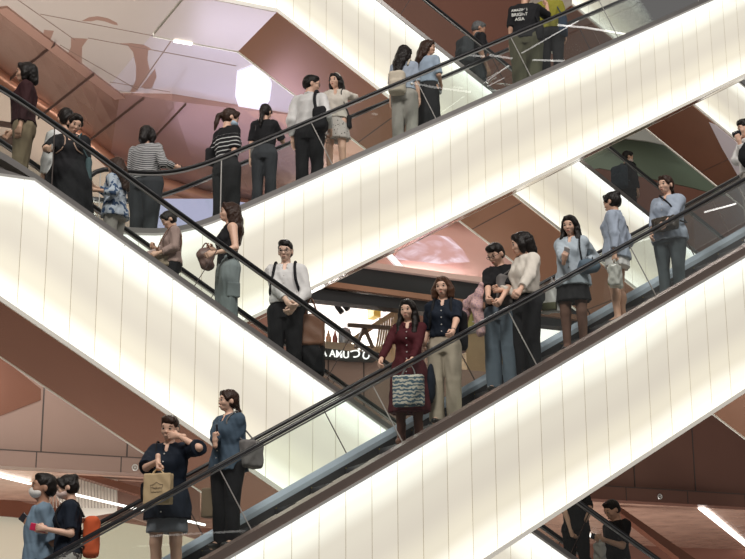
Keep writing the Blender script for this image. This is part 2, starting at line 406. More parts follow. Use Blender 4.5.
# upper beige ceiling and the copper hull behind it
xr_ = P(188, 0, 20)[0]
mb = MB(); mb.prism([(-6, 16.0, Z2), (xr_, 16.0, Z2), (xr_, 24.3, Z2)]+[tuple(Pz(a, b, Z2)) for a, b in ((172, 101), (120, 93), (17, 14), (4, 11), (-70, -42))]+[(-6, 18.5, Z2)], (0, 0, .3)); struct(mb.build('ceiling_upper', BEIGE))
mb = MB(); mb.bar(Pz(2, 4, Z2+.02)+np.array([0, .05, 0]), Pz(121, 95, Z2+.02)+np.array([0, .05, 0]), .2, .12); struct(mb.build('trim_ceiling_edge', mat('edge_brown', (.36, .21, .16), .4, .2)))
box_s('ceiling_upper_back', (P(188, 0, 20)[0], 21.8, Z2), (10.2, 24.3, Z2+.3), mat('lilac_lit_ceiling', (.60, .53, .53), .22, .3, .05, .8))  # lilac screen light on this ceiling is put into the base colour
near = [(-40, -30), (17, 14), (120, 93), (172, 101), (290, 115), (520, 150)]
far = [(-60, 25), (0, 72), (110, 158), (203, 193), (380, 230), (620, 290)]
NP_ = [Pz(a, b, Z2+.0) if a < 130 else P(a, b, 24.05) for a, b in near]; FP_ = [P(a, b, 27.5) for a, b in far]
V = []; cols = []
for i in range(len(near)-1):
    for t in ((0, .2, .4, .6, .8) if i < len(near)-2 else (0, .5, 1)):
        q0 = NP_[i]*(1-t)+NP_[i+1]*t; q1 = FP_[i]*(1-t)+FP_[i+1]*t; cols.append(i)
        V += [q0*(1-w_)+q1*w_ for w_ in (0, .25, .5, .75, 1)]
n = len(cols); V += [v+np.array([0, 0, .25]) for v in V]; o_ = n*5; Fh = []; fm_ = []
for i in range(n-1):
    for j in range(4):
        Fh += [(i*5+j, i*5+j+1, i*5+j+6, i*5+j+5), (o_+i*5+j, o_+i*5+j+1, o_+i*5+j+6, o_+i*5+j+5)]; fm_ += [min(cols[i], 4)]*2
    for j in (0, 4): Fh.append((i*5+j, i*5+j+5, o_+i*5+j+5, o_+i*5+j)); fm_.append(min(cols[i], 4))
for i in (0, n-1):
    for j in range(4): Fh.append((i*5+j, i*5+j+1, o_+i*5+j+1, o_+i*5+j)); fm_.append(0)
HULL = [mat('hull_dark', (.33, .185, .14), .25, .45, .12, .5), mat('hull_rose', (.44, .27, .23), .25, .45, .12, .5), mat('hull_tan', (.44, .26, .20), .3, .45, .1, .5)]
struct(mesh_obj('ceiling_hull', V, Fh, None, mats=HULL, fm=[(0, 0, 1, 1, 2)[i] for i in fm_]))
mb = MB()
for a, b, y0, y1 in (((55, 44), (10, 79), 22.6, 27.0), ((94, 74), (38, 118), 23.2, 27.0), ((144, 98), (80, 148), 24.0, 27.2), ((186, 104), (135, 158), 23.6, 27.0)):
    mb.bar(P(*a, y0), P(*b, y1), .012, .06)
struct(mb.build('trim_hull_seams', mat('hull_seam', (.12, .07, .055), .6)))
mb = MB(); mb.tube([P(a, b, 27.3) for a, b in ((-50, 34), (0, 76), (30, 97), (55, 113), (85, 139), (112, 163), (158, 183), (203, 197), (260, 209), (380, 236))], .14, 12)
struct(mb.build('trim_copper_rail', mat('orange_copper', (.50, .24, .15), .35, .4), smooth=True))
poly('wall_peach', ((-60, 50), (10, 92), (60, 128), (110, 166), (150, 185), (150, 260), (-60, 260)), 29.5, mat('peach_wall', (.62, .46, .36), .5))
mb = MB(); mb.bar(P(-30, 119, 26.5), P(16, 126, 26.5), .05, .1); mb.bar(P(-30, 136, 26.5), P(20, 142, 26.5), .05, .14); mb.bar(P(12, 100, 26.5), P(14, 160, 26.5), .05, .05)
struct(mb.build('trim_dark_rails', mat('dark_brown_frame', (.10, .06, .045), .5)))
# brown mirror reflections in the beige ceiling, drawn as thin coloured shapes
REFL = mat('brown_reflection', (.36, .22, .17), .35, .3)
for k, pts in enumerate((((82, 21), (89, 17.5), (98, 16.5), (108, 18.5), (117, 23), (118, 25.5), (113, 24.5), (105, 21.5), (97, 20), (91, 21.5)),
            ((44, 30), (54, 31), (50, 41), (43, 35)), ((71, 38), (88, 39), (82, 47), (82, 63), (68, 54), (71, 47)),
            ((120, 43.5), (132, 43.5), (144, 45), (151, 49), (148, 51), (147.5, 60), (150, 72), (145, 80), (139, 88), (135, 92), (130, 92), (136, 80), (136, 66), (133, 52), (128, 46)),
            ((155, 69), (156.5, 77), (152, 88), (145, 89), (141, 87), (148, 78)))):
    q = [Pz(a, b, Z2-.004) for a, b in pts]; mb = MB(); mb.prism(q, (0, 0, .006)); struct(mb.build('trim_reflection_shape', REFL))
mb = MB()
for a, b in (((18, 0), (75, 40)), ((88, 38), (190, 57)), ((190, 57), (236, 66)), ((40, 14), (175, 40)), ((60, 45), (138, 90)), ((138, 88), (186, 20)), ((110, 82), (170, 92))):
    mb.bar(Pz(*a, Z2-.002), Pz(*b, Z2-.002), .016, .008)
struct(mb.build('trim_ceiling_seams', mat('fine_seam', (.22, .15, .12), .6)))
# green glazed band and pale wall at the upper right
poly('wall_green_band', ((560, 168), (596, 150), (640, 130), (725, 180), (725, 196), (690, 187), (640, 176), (600, 168), (575, 172)), 28.5, mat('grey_green_panel', (.16, .20, .15), .3, .2, .1, .6))
poly('wall_pale_patch', ((600, 140), (618, 118), (660, 118), (690, 150), (648, 141), (615, 137)), 28.0, mat('pale_grey_panel', (.42, .42, .41), .4))
# front landing floors where escalators C and B meet the middle level
box_s('floor_landing_upper', (-2, 15.5, 5.1), (ESC['C']['x0'], 19.6, 5.25), STEEL)
# ------------------------------------------------------------------ the shop across the void
def thing_mesh(name, mb, m, label, cat, group=None, mats=None, smooth=False):
    o = mb.build(name, m, mats=mats, smooth=smooth); return tag(o, label, cat, group)
mb = MB(); xa, xb = P(300, 290, YB)[0], P(640, 300, YB)[0]
mb.box(((xa+xb)/2, YB+.3, 7.17), (xb-xa, .3, .42)); mb.box(((xa+xb)/2, YB+.35, 6.80), (xb-xa, .3, .2)); struct(mb.build('wall_black_fascia', mat('matt_black', (.012, .013, .016), .5)))
mb = MB(); mb.bar((xa, YB+.12, 6.99), (xb, YB+.12, 6.87), .12, .10); struct(mb.build('trim_copper_beam', COPPER))
mb = MB(); mb.bar((xa, YB+.1, 7.44), (xb, YB+.1, 7.36), .14, .10); struct(mb.build('trim_pink_fascia', mat('pale_pink', (.70, .48, .42), .4, .1)))
def sloped(name, pts, m): 
    mb = MB(); mb.prism([P(a, b, y) for a, b, y in pts], (0, .06, .04)); return struct(mb.build(name, m))
sloped('ceiling_pink', ((300, 300, 24.6), (340, 279, 24.6), (353, 272, 24.7), (400, 248, 25.4), (440, 218, 26.2), (480, 210, 26.6), (530, 270, 25.4), (530, 290, 24.7)), mat('pink_ceiling', (.72, .46, .40), .3, .3, .08, .8))
mb = MB(); mb.bar(P(386, 252, 24.3), P(410, 278, 24.3), .06, .1); mb2 = MB()
struct(mb.build('trim_white_bar', mat('lit_bar', (.8, .8, .78), .4, emit=(1, .97, .94), estr=.8)))
m = bpy.data.materials.new('pink_reflection'); nt, N, L = nodes(m); b = N['Principled BSDF']
tc = N.new('ShaderNodeTexCoord'); nz = N.new('ShaderNodeTexNoise'); nz.inputs['Scale'].default_value = 1.6; nz.inputs['Detail'].default_value = 5; nz.inputs['Distortion'].default_value = 1.2
L.new(tc.outputs['Object'], nz.inputs[0]); rr = N.new('ShaderNodeValToRGB'); e_ = rr.color_ramp.elements
e_[0].position = .4; e_[0].color = (.62, .36, .33, 1); e_[1].position = .62; e_[1].color = (1, .86, .93, 1); x_ = rr.color_ramp.elements.new(.5); x_.color = (.72, .50, .52, 1)
L.new(nz.outputs['Fac'], rr.inputs[0]); L.new(rr.outputs[0], b.inputs['Emission Color']); b.inputs['Emission Strength'].default_value = .85; b.inputs['Base Color'].default_value = (.1, .05, .05, 1)
def screen(name, pts, m, label):
    mb = MB(); mb.prism([P(a, b, y) for a, b, y in pts], (0, .05, .02)); o = mb.build(name, m); return tag(o, label, 'screen')
screen('screen_reflection', ((394, 259, 24.9), (404, 243, 25.3), (425, 234, 25.6), (450, 237, 25.6), (463, 250, 25.2), (470, 262, 24.9), (440, 264, 24.8)), m, 'pink and white screen reflection on the sloping pink ceiling beyond the escalators')  # mirrored screen imitated by a glowing noise pattern
LAV = mat('lavender_screen', (.1, .1, .12), .3, emit=(.72, .68, 1.0), estr=.6)
screen('video_wall', ((150, 199, 26.5), (218, 199, 26.5), (330, 214, 26.5), (330, 300, 26.5), (150, 300, 26.5)), LAV, 'lavender video wall glimpsed below the handrail behind the woman in a striped top')
mb = MB(); mb.prism([Pz(a, b, Z2-.03) for a, b in ((237, 72), (252, 66), (264, 68), (272, 84), (270, 100), (262, 113), (240, 111), (235, 96))], (0, 0, .03))  # glowing shape imitates a screen mirrored in the ceiling
thing_mesh('ceiling_screen_reflection', mb, mat('lilac_reflection_glow', (.2, .2, .2), .4, emit=(.86, .82, 1.0), estr=.9), 'bright lilac screen reflection on the ceiling left of the man in a white shirt', 'light')
# pale sheet painting the lilac reflection on the far escalator's underside
def soff(px, py, e='F'):
    E = ESC[e]; d = ray(px, py); t = (E['z']-PT-.035)/(d[2]-E['s']*T30*d[0]); return d*t
mb = MB(); mb.prism([soff(a, b) for a, b in ((709, 122), (716, 125), (790, 186), (790, 260), (764, 225), (748, 196), (737, 174), (722, 148))], (0, 0, -.01))
struct(mb.build('trim_lilac_reflection', mat('soffit_reflection', (.78, .74, .80), .5)))
# shop shell
WHT = mat('shop_wall_glow', (.85, .83, .80), .5, emit=(1, .97, .93), estr=.95)  # wall emits by itself to look lamp-lit
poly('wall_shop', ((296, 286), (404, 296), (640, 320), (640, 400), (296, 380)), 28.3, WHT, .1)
poly('wall_shop_dark', ((404, 298), (470, 304), (530, 312), (530, 380), (404, 380)), 27.6, mat('shop_brown', (.20, .13, .10), .5), .1)
WOOD = mat('light_wood', (.50, .36, .22), .5, 0, .2, 12); WOODD = mat('dark_wood', (.10, .065, .045), .5, 0, .2, 12)
def shop_box(name, p0, p1, Y, d, m, label, cat, group=None, floor=False):
    a = P(*p0, Y); b = P(*p1, Y)
    if floor: b[2] = Z1
    mb = MB(); mb.box(((a[0]+b[0])/2, Y+d/2, (a[2]+b[2])/2), (abs(b[0]-a[0]), d, abs(a[2]-b[2]))); 
    o = mb.build(name, m); bv = o.modifiers.new('b', 'BEVEL'); bv.width = .012; bv.segments = 2
    return tag(o, label, cat, group)
# wooden display rack: frame, slanted rail, cross bar, bowed slats
rk = empty('display_rack', (P(380, 352, 24.9)[0], 24.9, Z1), 'pale wooden display rack with bowed slats behind the woman in maroon', 'display rack')
inv = lambda q: np.array(q)-np.array(rk.location)
mb = MB(); a = P(396, 311, 25); f = a.copy(); f[2] = Z1; mb.bar(inv(a), inv(f), .14, .14); mb.build('post', WOOD, rk)
mb = MB(); mb.bar(inv(P(352, 340, 25)), inv(P(394, 313, 25)), .06, .09); mb.build('slanted_rail', WOOD, rk)
mb = MB(); mb.bar(inv(P(348, 325, 24.8)), inv(P(390, 328, 24.8)), .06, .07); mb.build('cross_bar', WOODD, rk)
mb = MB(); mb.bar(inv(P(364, 327, 24.85)), inv(P(356, 348, 24.85)), .05, .06); mb.bar(inv(P(364, 327, 24.85)), inv(P(373, 348, 24.85)), .05, .06); mb.build('trestle', WOODD, rk)
for k in range(7):
    mb = MB(); x0 = 380+k*2.2
    mb.tube([inv(P(x0-4+4*math.sin(t*1.6)+k*.2, 350-t*32, 25.1)) for t in np.linspace(0, 1, 6)], .022, 6); mb.build('slat', WOOD, rk, True)
shop_box('counter', (325, 341), (392, 352), 25.2, .8, mat('tan_counter', (.42, .33, .24), .6), 'low tan counter above the dark sign with white letters', 'counter', floor=True)
shop_box('wooden_crate', (466, 332), (500, 368), 24.6, .8, mat('cardboard_tan', (.45, .30, .17), .7, 0, .15, 6), 'large tan crate behind the woman carrying the pink jacket', 'crate', floor=True)
shop_box('wooden_crate', (503, 328), (534, 362), 24.9, .8, mat('cardboard_tan', (.45, .30, .17)), 'tan crate half hidden behind the woman in black trousers', 'crate', floor=True)
shop_box('product_box', (374, 304), (381, 317), 26, .3, mat('yellow_pack', (.75, .60, .12), .5), 'yellow product box on the bright shop shelf', 'box')
PK = [mat('pack_purple', (.28, .18, .38), .5), mat('pack_pink', (.60, .38, .42), .5), mat('pack_white', (.75, .72, .72), .5)]
PL = ['purple pack right beside the yellow box on the shop shelf', 'pink pack, second to the right of the yellow box', 'white pack, third to the right of the yellow box', 'purple pack farthest from the yellow box, above the wooden rack post']
for k in range(4):
    shop_box('product_pack', (386+k*4.4, 298+(k % 2)), (390+k*4.4, 310), 26, .2, PK[k % 3], PL[k], 'pack', 'pastel packs in the shop')
for k in range(7):
    shop_box('snack_pack', (461+k*5, 303+(k % 2)), (465+k*5, 312+(k % 2)), 26.6, .2, PK[(k*2) % 3], 'small purple and white pack on the shelf right of the woman in navy', 'pack', 'purple packs on the far shelf')
shop_box('wall_shelf', (458, 313), (500, 315), 26.6, .4, WOOD, 'wooden wall shelf holding purple packs', 'shelf')
mb = MB(); c = P(345, 334, 25.5); c[2] = P(330, 341, 25.2)[2]; th = np.linspace(0, 2*math.pi, 16, endpoint=False)
V = []; prof = [(.0, 0), (.11, .0), (.13, .08), (.13, .26), (.10, .33), (.05, .36), (0, .37)]
for r_, z_ in prof: V += [(c[0]+r_*math.cos(t), c[1]+r_*math.sin(t), c[2]+z_) for t in th]
mb.add(V, [(i*16+j, i*16+(j+1) % 16, i*16+16+(j+1) % 16, i*16+16+j) for i in range(6) for j in range(16)])
thing_mesh('glass_jar', mb, mat('grey_ceramic', (.32, .34, .36), .25), 'grey rounded jar on the tan counter in the shop', 'jar', smooth=True)
for k, (px, c_) in enumerate(((322, (.55, .06, .05)), (328.5, (.6, .35, .2)), (335, (.35, .12, .10)))):
    mb = MB(); a = P(px, 338, 25.6); a[2] = P(330, 341, 25.2)[2]; th = np.linspace(0, 2*math.pi, 12, endpoint=False); V = []
    for r_, z_ in ((0, 0), (.05, 0), (.055, .16), (.035, .22), (.02, .26), (.02, .3), (0, .3)): V += [(a[0]+r_*math.cos(t), a[1]+r_*math.sin(t), a[2]+z_) for t in th]
    mb.add(V, [(i*12+j, i*12+(j+1) % 12, i*12+12+(j+1) % 12, i*12+12+j) for i in range(6) for j in range(12)])
    thing_mesh('bottle', mb, mat('bottle%d' % k, c_, .25), ('red-capped', 'orange', 'dark red')[k]+' bottle left of the grey jar on the shop counter', 'bottle', smooth=True)
# black track with spotlights
tr = empty('spotlight_track', P(345, 297, 25), 'black spotlight track hanging under the dark fascia of the shop', 'spotlight')
inv = lambda q: np.array(q)-np.array(tr.location)
mb = MB(); mb.bar(inv(P(333, 304, 25)), inv(P(352, 293, 25)), .04, .05); mb.build('track', BLACKR, tr)
for px, py in ((335, 304), (341, 301), (347, 297)):
    mb = MB(); a = inv(P(px, py, 25)); mb.tube([a, a+np.array([.03, -.04, -.06]), a+np.array([.10, -.10, -.18])], [.03, .05, .055], 10); mb.build('spotlight', BLACKR, tr, True)
# sign with white lettering
sg = empty('shop_sign', P(345, 354, 23.85), 'dark shop sign with white letters on the floor edge between the escalators', 'sign')
inv = lambda q: np.array(q)-np.array(sg.location)
mb = MB(); mb.prism([inv(P(a, b, 23.85)) for a, b in ((308, 346), (350, 351), (386, 353), (374, 362), (350, 361), (308, 357))], (0, .08, 0)); mb.build('board', mat('sign_black', (.02, .02, .018), .5), sg)
def text(name, s, loc, size, material, parent, rot=(math.pi/2, 0, 0), ext=.006, shear=0):
    c = bpy.data.curves.new(name, 'FONT'); c.body = s; c.size = size; c.extrude = ext; c.align_x = 'CENTER'; c.align_y = 'CENTER'; c.offset = size*.012; c.shear = shear
    c.materials.append(material); t_ = bpy.data.objects.new(name, c); COL.objects.link(t_); bpy.context.view_layer.update()
    me = bpy.data.meshes.new_from_object(t_.evaluated_get(bpy.context.evaluated_depsgraph_get())); bpy.data.objects.remove(t_); bpy.data.curves.remove(c)
    o = bpy.data.objects.new(name, me); link(o, parent); o.location = loc; o.rotation_euler = rot; return o
WL = mat('white_letters', (.9, .9, .88), .5, emit=(1, 1, 1), estr=.7)
text('lettering', 'A AMU', inv(P(335, 354, 23.83)), .18, WL, sg); text('lettering', 'づひ', inv(P(361, 354.5, 23.83)), .22, WL, sg)
# ------------------------------------------------------------------ linear lights
def led(name, pts, label, w=.06, group=None, h=.03):
    mb = MB()
    for a, b in zip(pts[:-1], pts[1:]): mb.bar(a, b, w, h)
    return tag(mb.build(name, LED), label, 'light', group)
led('ceiling_light_strip', [Pz(-30, 469, ZL-.03), Pz(30, 483.5, ZL-.03)], 'white ceiling light strip running behind the masked man, left end', .05)
led('ceiling_light_strip', [P(62, 491.5, 24.6), P(205, 525, 24.6)], 'white ceiling light strip between the masked woman and the woman with a paper bag', .05)
led('ceiling_light_strip', [Pz(701, 508, ZL-.03), Pz(760, 556, ZL-.03)], 'thick white diagonal ceiling light strip at the bottom right corner', .12)
led('ceiling_light_strip', [Pz(566, 523, ZL-.03), Pz(600, 541, ZL-.03)], 'short white light strip seen behind the man with a phone at bottom right', .06)
led('ceiling_edge_light', [Pz(174, 41, Z2-.05), Pz(192, 44, Z2-.05)], 'thin white light line in the beige ceiling left of the copper underside', .05)
def spot(px, py, Z, r, label):
    c = Pz(px, py, Z); mb = MB(); mb.tube([c+np.array([0, 0, -.07]), c+np.array([0, 0, 0])], r, 14, 0); mb.tube([c+np.array([0, 0, -.075]), c+np.array([0, 0, -.068])], r*.8, 14, 1)
    o = mb.build('downlight', None, mats=[STEELW, LED]); return tag(o, label, 'light')
spot(181, 102, Z2-.0, .12, 'round downlight at the ceiling edge above the woman in stripes')
det = MB(); c = P(660, 496.5, YB-.09); th = np.linspace(0, 2*math.pi, 17)
det.tube([c+np.array([.045*math.cos(t), 0, .045*math.sin(t)]) for t in th], .012, 6); det.tube([c, c+np.array([0, .05, 0])], .02, 8)
thing_mesh('sprinkler', det, STEELW, 'small round sprinkler on the brown ledge above the man with a phone', 'sprinkler')
det = MB(); c = P(135, 467.5, YB-.09)
det.tube([c+np.array([.045*math.cos(t), 0, .045*math.sin(t)]) for t in th], .012, 6); det.tube([c, c+np.array([0, .05, 0])], .02, 8)
thing_mesh('sprinkler', det, STEELW, 'small round sprinkler on the ledge left of the woman with a paper bag', 'sprinkler')
# lamps in the near ceiling; the balustrade glass mirrors them
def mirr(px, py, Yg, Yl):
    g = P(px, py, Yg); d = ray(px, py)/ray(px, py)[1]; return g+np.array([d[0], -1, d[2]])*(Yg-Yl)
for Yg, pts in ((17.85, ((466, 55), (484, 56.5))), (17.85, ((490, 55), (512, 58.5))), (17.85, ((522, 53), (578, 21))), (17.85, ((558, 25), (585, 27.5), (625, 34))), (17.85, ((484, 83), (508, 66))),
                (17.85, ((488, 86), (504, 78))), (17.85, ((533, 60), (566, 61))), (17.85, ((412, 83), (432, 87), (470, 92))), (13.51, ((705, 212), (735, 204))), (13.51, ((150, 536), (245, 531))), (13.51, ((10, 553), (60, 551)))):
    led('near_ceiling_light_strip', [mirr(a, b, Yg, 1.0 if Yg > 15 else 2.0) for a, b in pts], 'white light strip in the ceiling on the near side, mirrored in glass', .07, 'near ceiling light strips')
# ------------------------------------------------------------------ signed-distance modelling: soft solids blended into one skin
def nrm(v): v = np.asarray(v, float); return v/(np.linalg.norm(v)+1e-9)
class Solid:
    """a list of soft primitives, meshed as one closed surface"""
    def __init__(s, k=.03): s.k = k; s.p = []; s.cut = []
    def cone(s, a, b, r1, r2, k=None, cap=False, T=None, flat=None):
        a = np.array(a, float); b = np.array(b, float)
        if T is not None: a = T[0]@a+T[1]; b = T[0]@b+T[1]
        R = max(r1, r2)
        def f(X, Y, Z):
            ba = b-a; L2 = ba@ba+1e-12; px, py, pz = X-a[0], Y-a[1], Z-a[2]
            t = (px*ba[0]+py*ba[1]+pz*ba[2])/L2
            if cap:
                tc = np.maximum(t, 0); tr = np.clip(t, 0, 1)
                d = np.sqrt((px-ba[0]*tc)**2+(py-ba[1]*tc)**2+(pz-ba[2]*tc)**2)-(r1+(r2-r1)*tr)
                return np.maximum(d, (t-1)*math.sqrt(L2))
            t = np.clip(t, 0, 1)
            return np.sqrt((px-ba[0]*t)**2+(py-ba[1]*t)**2+(pz-ba[2]*t)**2)-(r1+(r2-r1)*t)
        s.p.append((f, np.minimum(a, b)-R, np.maximum(a, b)+R, s.k if k is None else k)); return s
    def chain(s, pts, rs, k=None, cap=False, T=None):
        for i in range(len(pts)-1): s.cone(pts[i], pts[i+1], rs[i], rs[i+1], k, cap and i == len(pts)-2, T)
        return s
    def ell(s, c, r, k=None, T=None, R=None, sub=False):
        c = np.array(c, float); r = np.array(r, float); M = np.eye(3) if R is None else np.array(R)
        if T is not None: c = T[0]@c+T[1]; M = T[0]@M
        ext = np.sqrt(((M*r)**2).sum(1))
        def f(X, Y, Z):
            px, py, pz = X-c[0], Y-c[1], Z-c[2]
            q = [(M[0, i]*px+M[1, i]*py+M[2, i]*pz)/r[i] for i in range(3)]
            k0 = np.sqrt(q[0]**2+q[1]**2+q[2]**2); k1 = np.sqrt((q[0]/r[0])**2+(q[1]/r[1])**2+(q[2]/r[2])**2)+1e-9
            return k0*(k0-1)/k1
        (s.cut if sub else s.p).append((f, c-ext, c+ext, s.k if k is None else k)); return s
    def box(s, c, h, rad, k=None, T=None, R=None, sub=False):
        c = np.array(c, float); h = np.array(h, float); M = np.eye(3) if R is None else np.array(R)
        if T is not None: c = T[0]@c+T[1]; M = T[0]@M
        ext = (np.abs(M)*h).sum(1)
        def f(X, Y, Z):
            px, py, pz = X-c[0], Y-c[1], Z-c[2]
            q = [np.abs(M[0, i]*px+M[1, i]*py+M[2, i]*pz)-(h[i]-rad) for i in range(3)]
            return np.sqrt(sum(np.maximum(v, 0)**2 for v in q))+np.minimum(np.maximum(np.maximum(q[0], q[1]), q[2]), 0)-rad
        (s.cut if sub else s.p).append((f, c-ext, c+ext, s.k if k is None else k)); return s
    def loft(s, tab, k=None, T=None, fold=None, e=2.0):
        """tab rows: z, half-width x, half-depth y, centre x, centre y ; T = (R, t)"""
        tab = np.array(tab, float); R_, t_ = T if T is not None else (np.eye(3), np.zeros(3))
        z0, z1 = tab[:, 0].min(), tab[:, 0].max(); o = np.argsort(tab[:, 0]); tab = tab[o]
        wx = (tab[:, 1]+abs(tab[:, 3])).max()*1.15; wy = (tab[:, 2]+abs(tab[:, 4])).max()*1.15
        cs = np.array([[x, y, z] for x in (-wx, wx) for y in (-wy, wy) for z in (z0, z1)])@R_.T+t_
        def f(X, Y, Z):
            px, py, pz = X-t_[0], Y-t_[1], Z-t_[2]
            x, y, z = [R_[0, i]*px+R_[1, i]*py+R_[2, i]*pz for i in range(3)]
            zz = np.clip(z, z0, z1)
            if zz.size > 4000:   # smooth table look-up
                g = np.linspace(z0, z1, 128)
            a, b, cx_, cy_ = [np.interp(zz, tab[:, 0], tab[:, i]) for i in (1, 2, 3, 4)]
            x = x-cx_; y = y-cy_
            if fold is not None:
                th = np.arctan2(y, x); w = 1+fold[0]*np.clip((z1-zz)/(z1-z0), 0, 1)*np.cos(fold[1]*th+fold[2]); a = a*w; b = b*w
            q = np.sqrt((x/a)**2+(y/b)**2); d = (q-1)*np.minimum(a, b)*.95
            return np.maximum(d, np.maximum(z-z1, z0-z))
        s.p.append((f, cs.min(0), cs.max(0), s.k if k is None else k)); return s
    def wrinkle(s, amp, fr, seed=0, zs=1.): s.wr = (amp, fr, seed, zs); return s
    wr = None
    def eval(s, xs, ys, zs):
        D = np.full((len(xs), len(ys), len(zs)), .5, np.float32)
        def sl(lo, hi, k):
            m_ = k+.03; i = [(max(0, np.searchsorted(a, l-m_)-1), min(len(a), np.searchsorted(a, h+m_)+1)) for a, l, h in zip((xs, ys, zs), lo, hi)]
            return i
        for f, lo, hi, k in s.p:
            (a, b), (c, d), (e, g) = sl(lo, hi, k)
            if b <= a or d <= c or g <= e: continue
            v = f(xs[a:b, None, None], ys[None, c:d, None], zs[None, None, e:g]); w = D[a:b, c:d, e:g]
            h = np.maximum(k-np.abs(v-w), 0)/max(k, 1e-6); D[a:b, c:d, e:g] = np.minimum(v, w)-h*h*k*.25
        if s.wr:
            am, fr, se, zq = s.wr; X = xs[:, None, None]*fr; Y = ys[None, :, None]*fr; Z = zs[None, None, :]*fr*zq
            D = D+am*(np.sin(X*1.3+Z*.7+se)*np.sin(Y*1.1-Z*.9+se*2)+.6*np.sin(Z*1.7+X*2.1+se*3)*np.sin(Y*2.3+se)).astype(np.float32)
        for f, lo, hi, k in s.cut:
            (a, b), (c, d), (e, g) = sl(lo, hi, .02)
            if b <= a or d <= c or g <= e: continue
            v = f(xs[a:b, None, None], ys[None, c:d, None], zs[None, None, e:g]); D[a:b, c:d, e:g] = np.maximum(D[a:b, c:d, e:g], -v)
        return D
    def mesh(s, h=.01, lo=None, hi=None, zfine=None):
        L = np.min([p[1] for p in s.p], 0)-.02; H = np.max([p[2] for p in s.p], 0)+.02
        if lo is not None: L = np.maximum(L, lo)
        if hi is not None: H = np.minimum(H, hi)
        ax = [np.arange(L[i], H[i]+h, h) for i in range(3)]
        if zfine is not None:
            zf, hf = zfine; ax[2] = np.concatenate([np.arange(L[2], zf, h), np.arange(max(zf, L[2]), H[2]+hf, hf)])
        return surfnet(s.eval(*ax), *ax)
    def value(s, P_):
        P_ = np.atleast_2d(P_); D = np.full(len(P_), .5)
        for f, lo, hi, k in s.p:
            v = f(P_[:, 0], P_[:, 1], P_[:, 2]); h = np.maximum(k-np.abs(v-D), 0)/max(k, 1e-6); D = np.minimum(v, D)-h*h*k*.25
        return D
_C = np.array([[i, j, k] for i in (0, 1) for j in (0, 1) for k in (0, 1)])
_E = [(a, b) for a in range(8) for b in range(a+1, 8) if np.abs(_C[a]-_C[b]).sum() == 1]
def surfnet(D, xs, ys, zs):
    D[0], D[-1] = .5, .5; D[:, 0], D[:, -1] = .5, .5; D[:, :, 0], D[:, :, -1] = .5, .5
    S = D < 0; n = [d-1 for d in D.shape]
    c = np.zeros(n, np.int8)
    for i, j, k in _C: c += S[i:n[0]+i, j:n[1]+j, k:n[2]+k]
    act = (c > 0) & (c < 8); idx = np.argwhere(act)
    if len(idx) == 0: return np.zeros((0, 3)), np.zeros((0, 4), int)
    vid = -np.ones(n, np.int64); vid[act] = np.arange(len(idx))
    acc = np.zeros((len(idx), 3)); cnt = np.zeros(len(idx))
    vals = [D[idx[:, 0]+q[0], idx[:, 1]+q[1], idx[:, 2]+q[2]] for q in _C]
    for a, b in _E:
        va, vb = vals[a], vals[b]; m_ = (va < 0) != (vb < 0); t = np.where(m_, va/(va-vb+1e-12), 0)
        acc += m_[:, None]*(_C[a]+t[:, None]*(_C[b]-_C[a])); cnt += m_
    g = idx+acc/cnt[:, None]
    V = np.stack([np.interp(g[:, i], np.arange(len(a)), a) for i, a in enumerate((xs, ys, zs))], 1)
    Q = []
    for ax in range(3):
        o = [0, 0, 0]; o[ax] = 1
        A = S[:S.shape[0]-o[0], :S.shape[1]-o[1], :S.shape[2]-o[2]]; B = S[o[0]:, o[1]:, o[2]:]
        e = np.argwhere(A != B); u, v = [(1, 2), (2, 0), (0, 1)][ax]
        fl = A[e[:, 0], e[:, 1], e[:, 2]]
        def gid(du, dv):
            q = e.copy(); q[:, u] -= du; q[:, v] -= dv; return vid[q[:, 0], q[:, 1], q[:, 2]]
        q = np.stack([gid(1, 1), gid(0, 1), gid(0, 0), gid(1, 0)], 1); q[~fl] = q[~fl][:, ::-1]; Q.append(q)
    return V, np.concatenate(Q)
def qmesh(name, parts, materials, parent=None, smooth=True):
    """parts: list of (V, Q, material index)"""
    me = bpy.data.meshes.new(name); Vs = []; Qs = []; Ms = []; n = 0
    for V, Q, mi in parts:
        if len(V) == 0: continue
        Vs.append(V); Qs.append(Q+n); Ms.append(np.full(len(Q), mi, np.int32)); n += len(V)
    V = np.concatenate(Vs).astype(np.float32); Q = np.concatenate(Qs).astype(np.int32); Mi = np.concatenate(Ms)
    me.vertices.add(len(V)); me.vertices.foreach_set('co', V.ravel())
    me.loops.add(Q.size); me.loops.foreach_set('vertex_index', Q.ravel())
    me.polygons.add(len(Q)); me.polygons.foreach_set('loop_start', np.arange(0, Q.size, 4, dtype=np.int32)); me.polygons.foreach_set('loop_total', np.full(len(Q), 4, np.int32))
    for m_ in materials: me.materials.append(m_)
    me.polygons.foreach_set('material_index', Mi); me.polygons.foreach_set('use_smooth', np.ones(len(Q), bool))
    me.update(calc_edges=True); me.validate()
    return link(bpy.data.objects.new(name, me), parent)
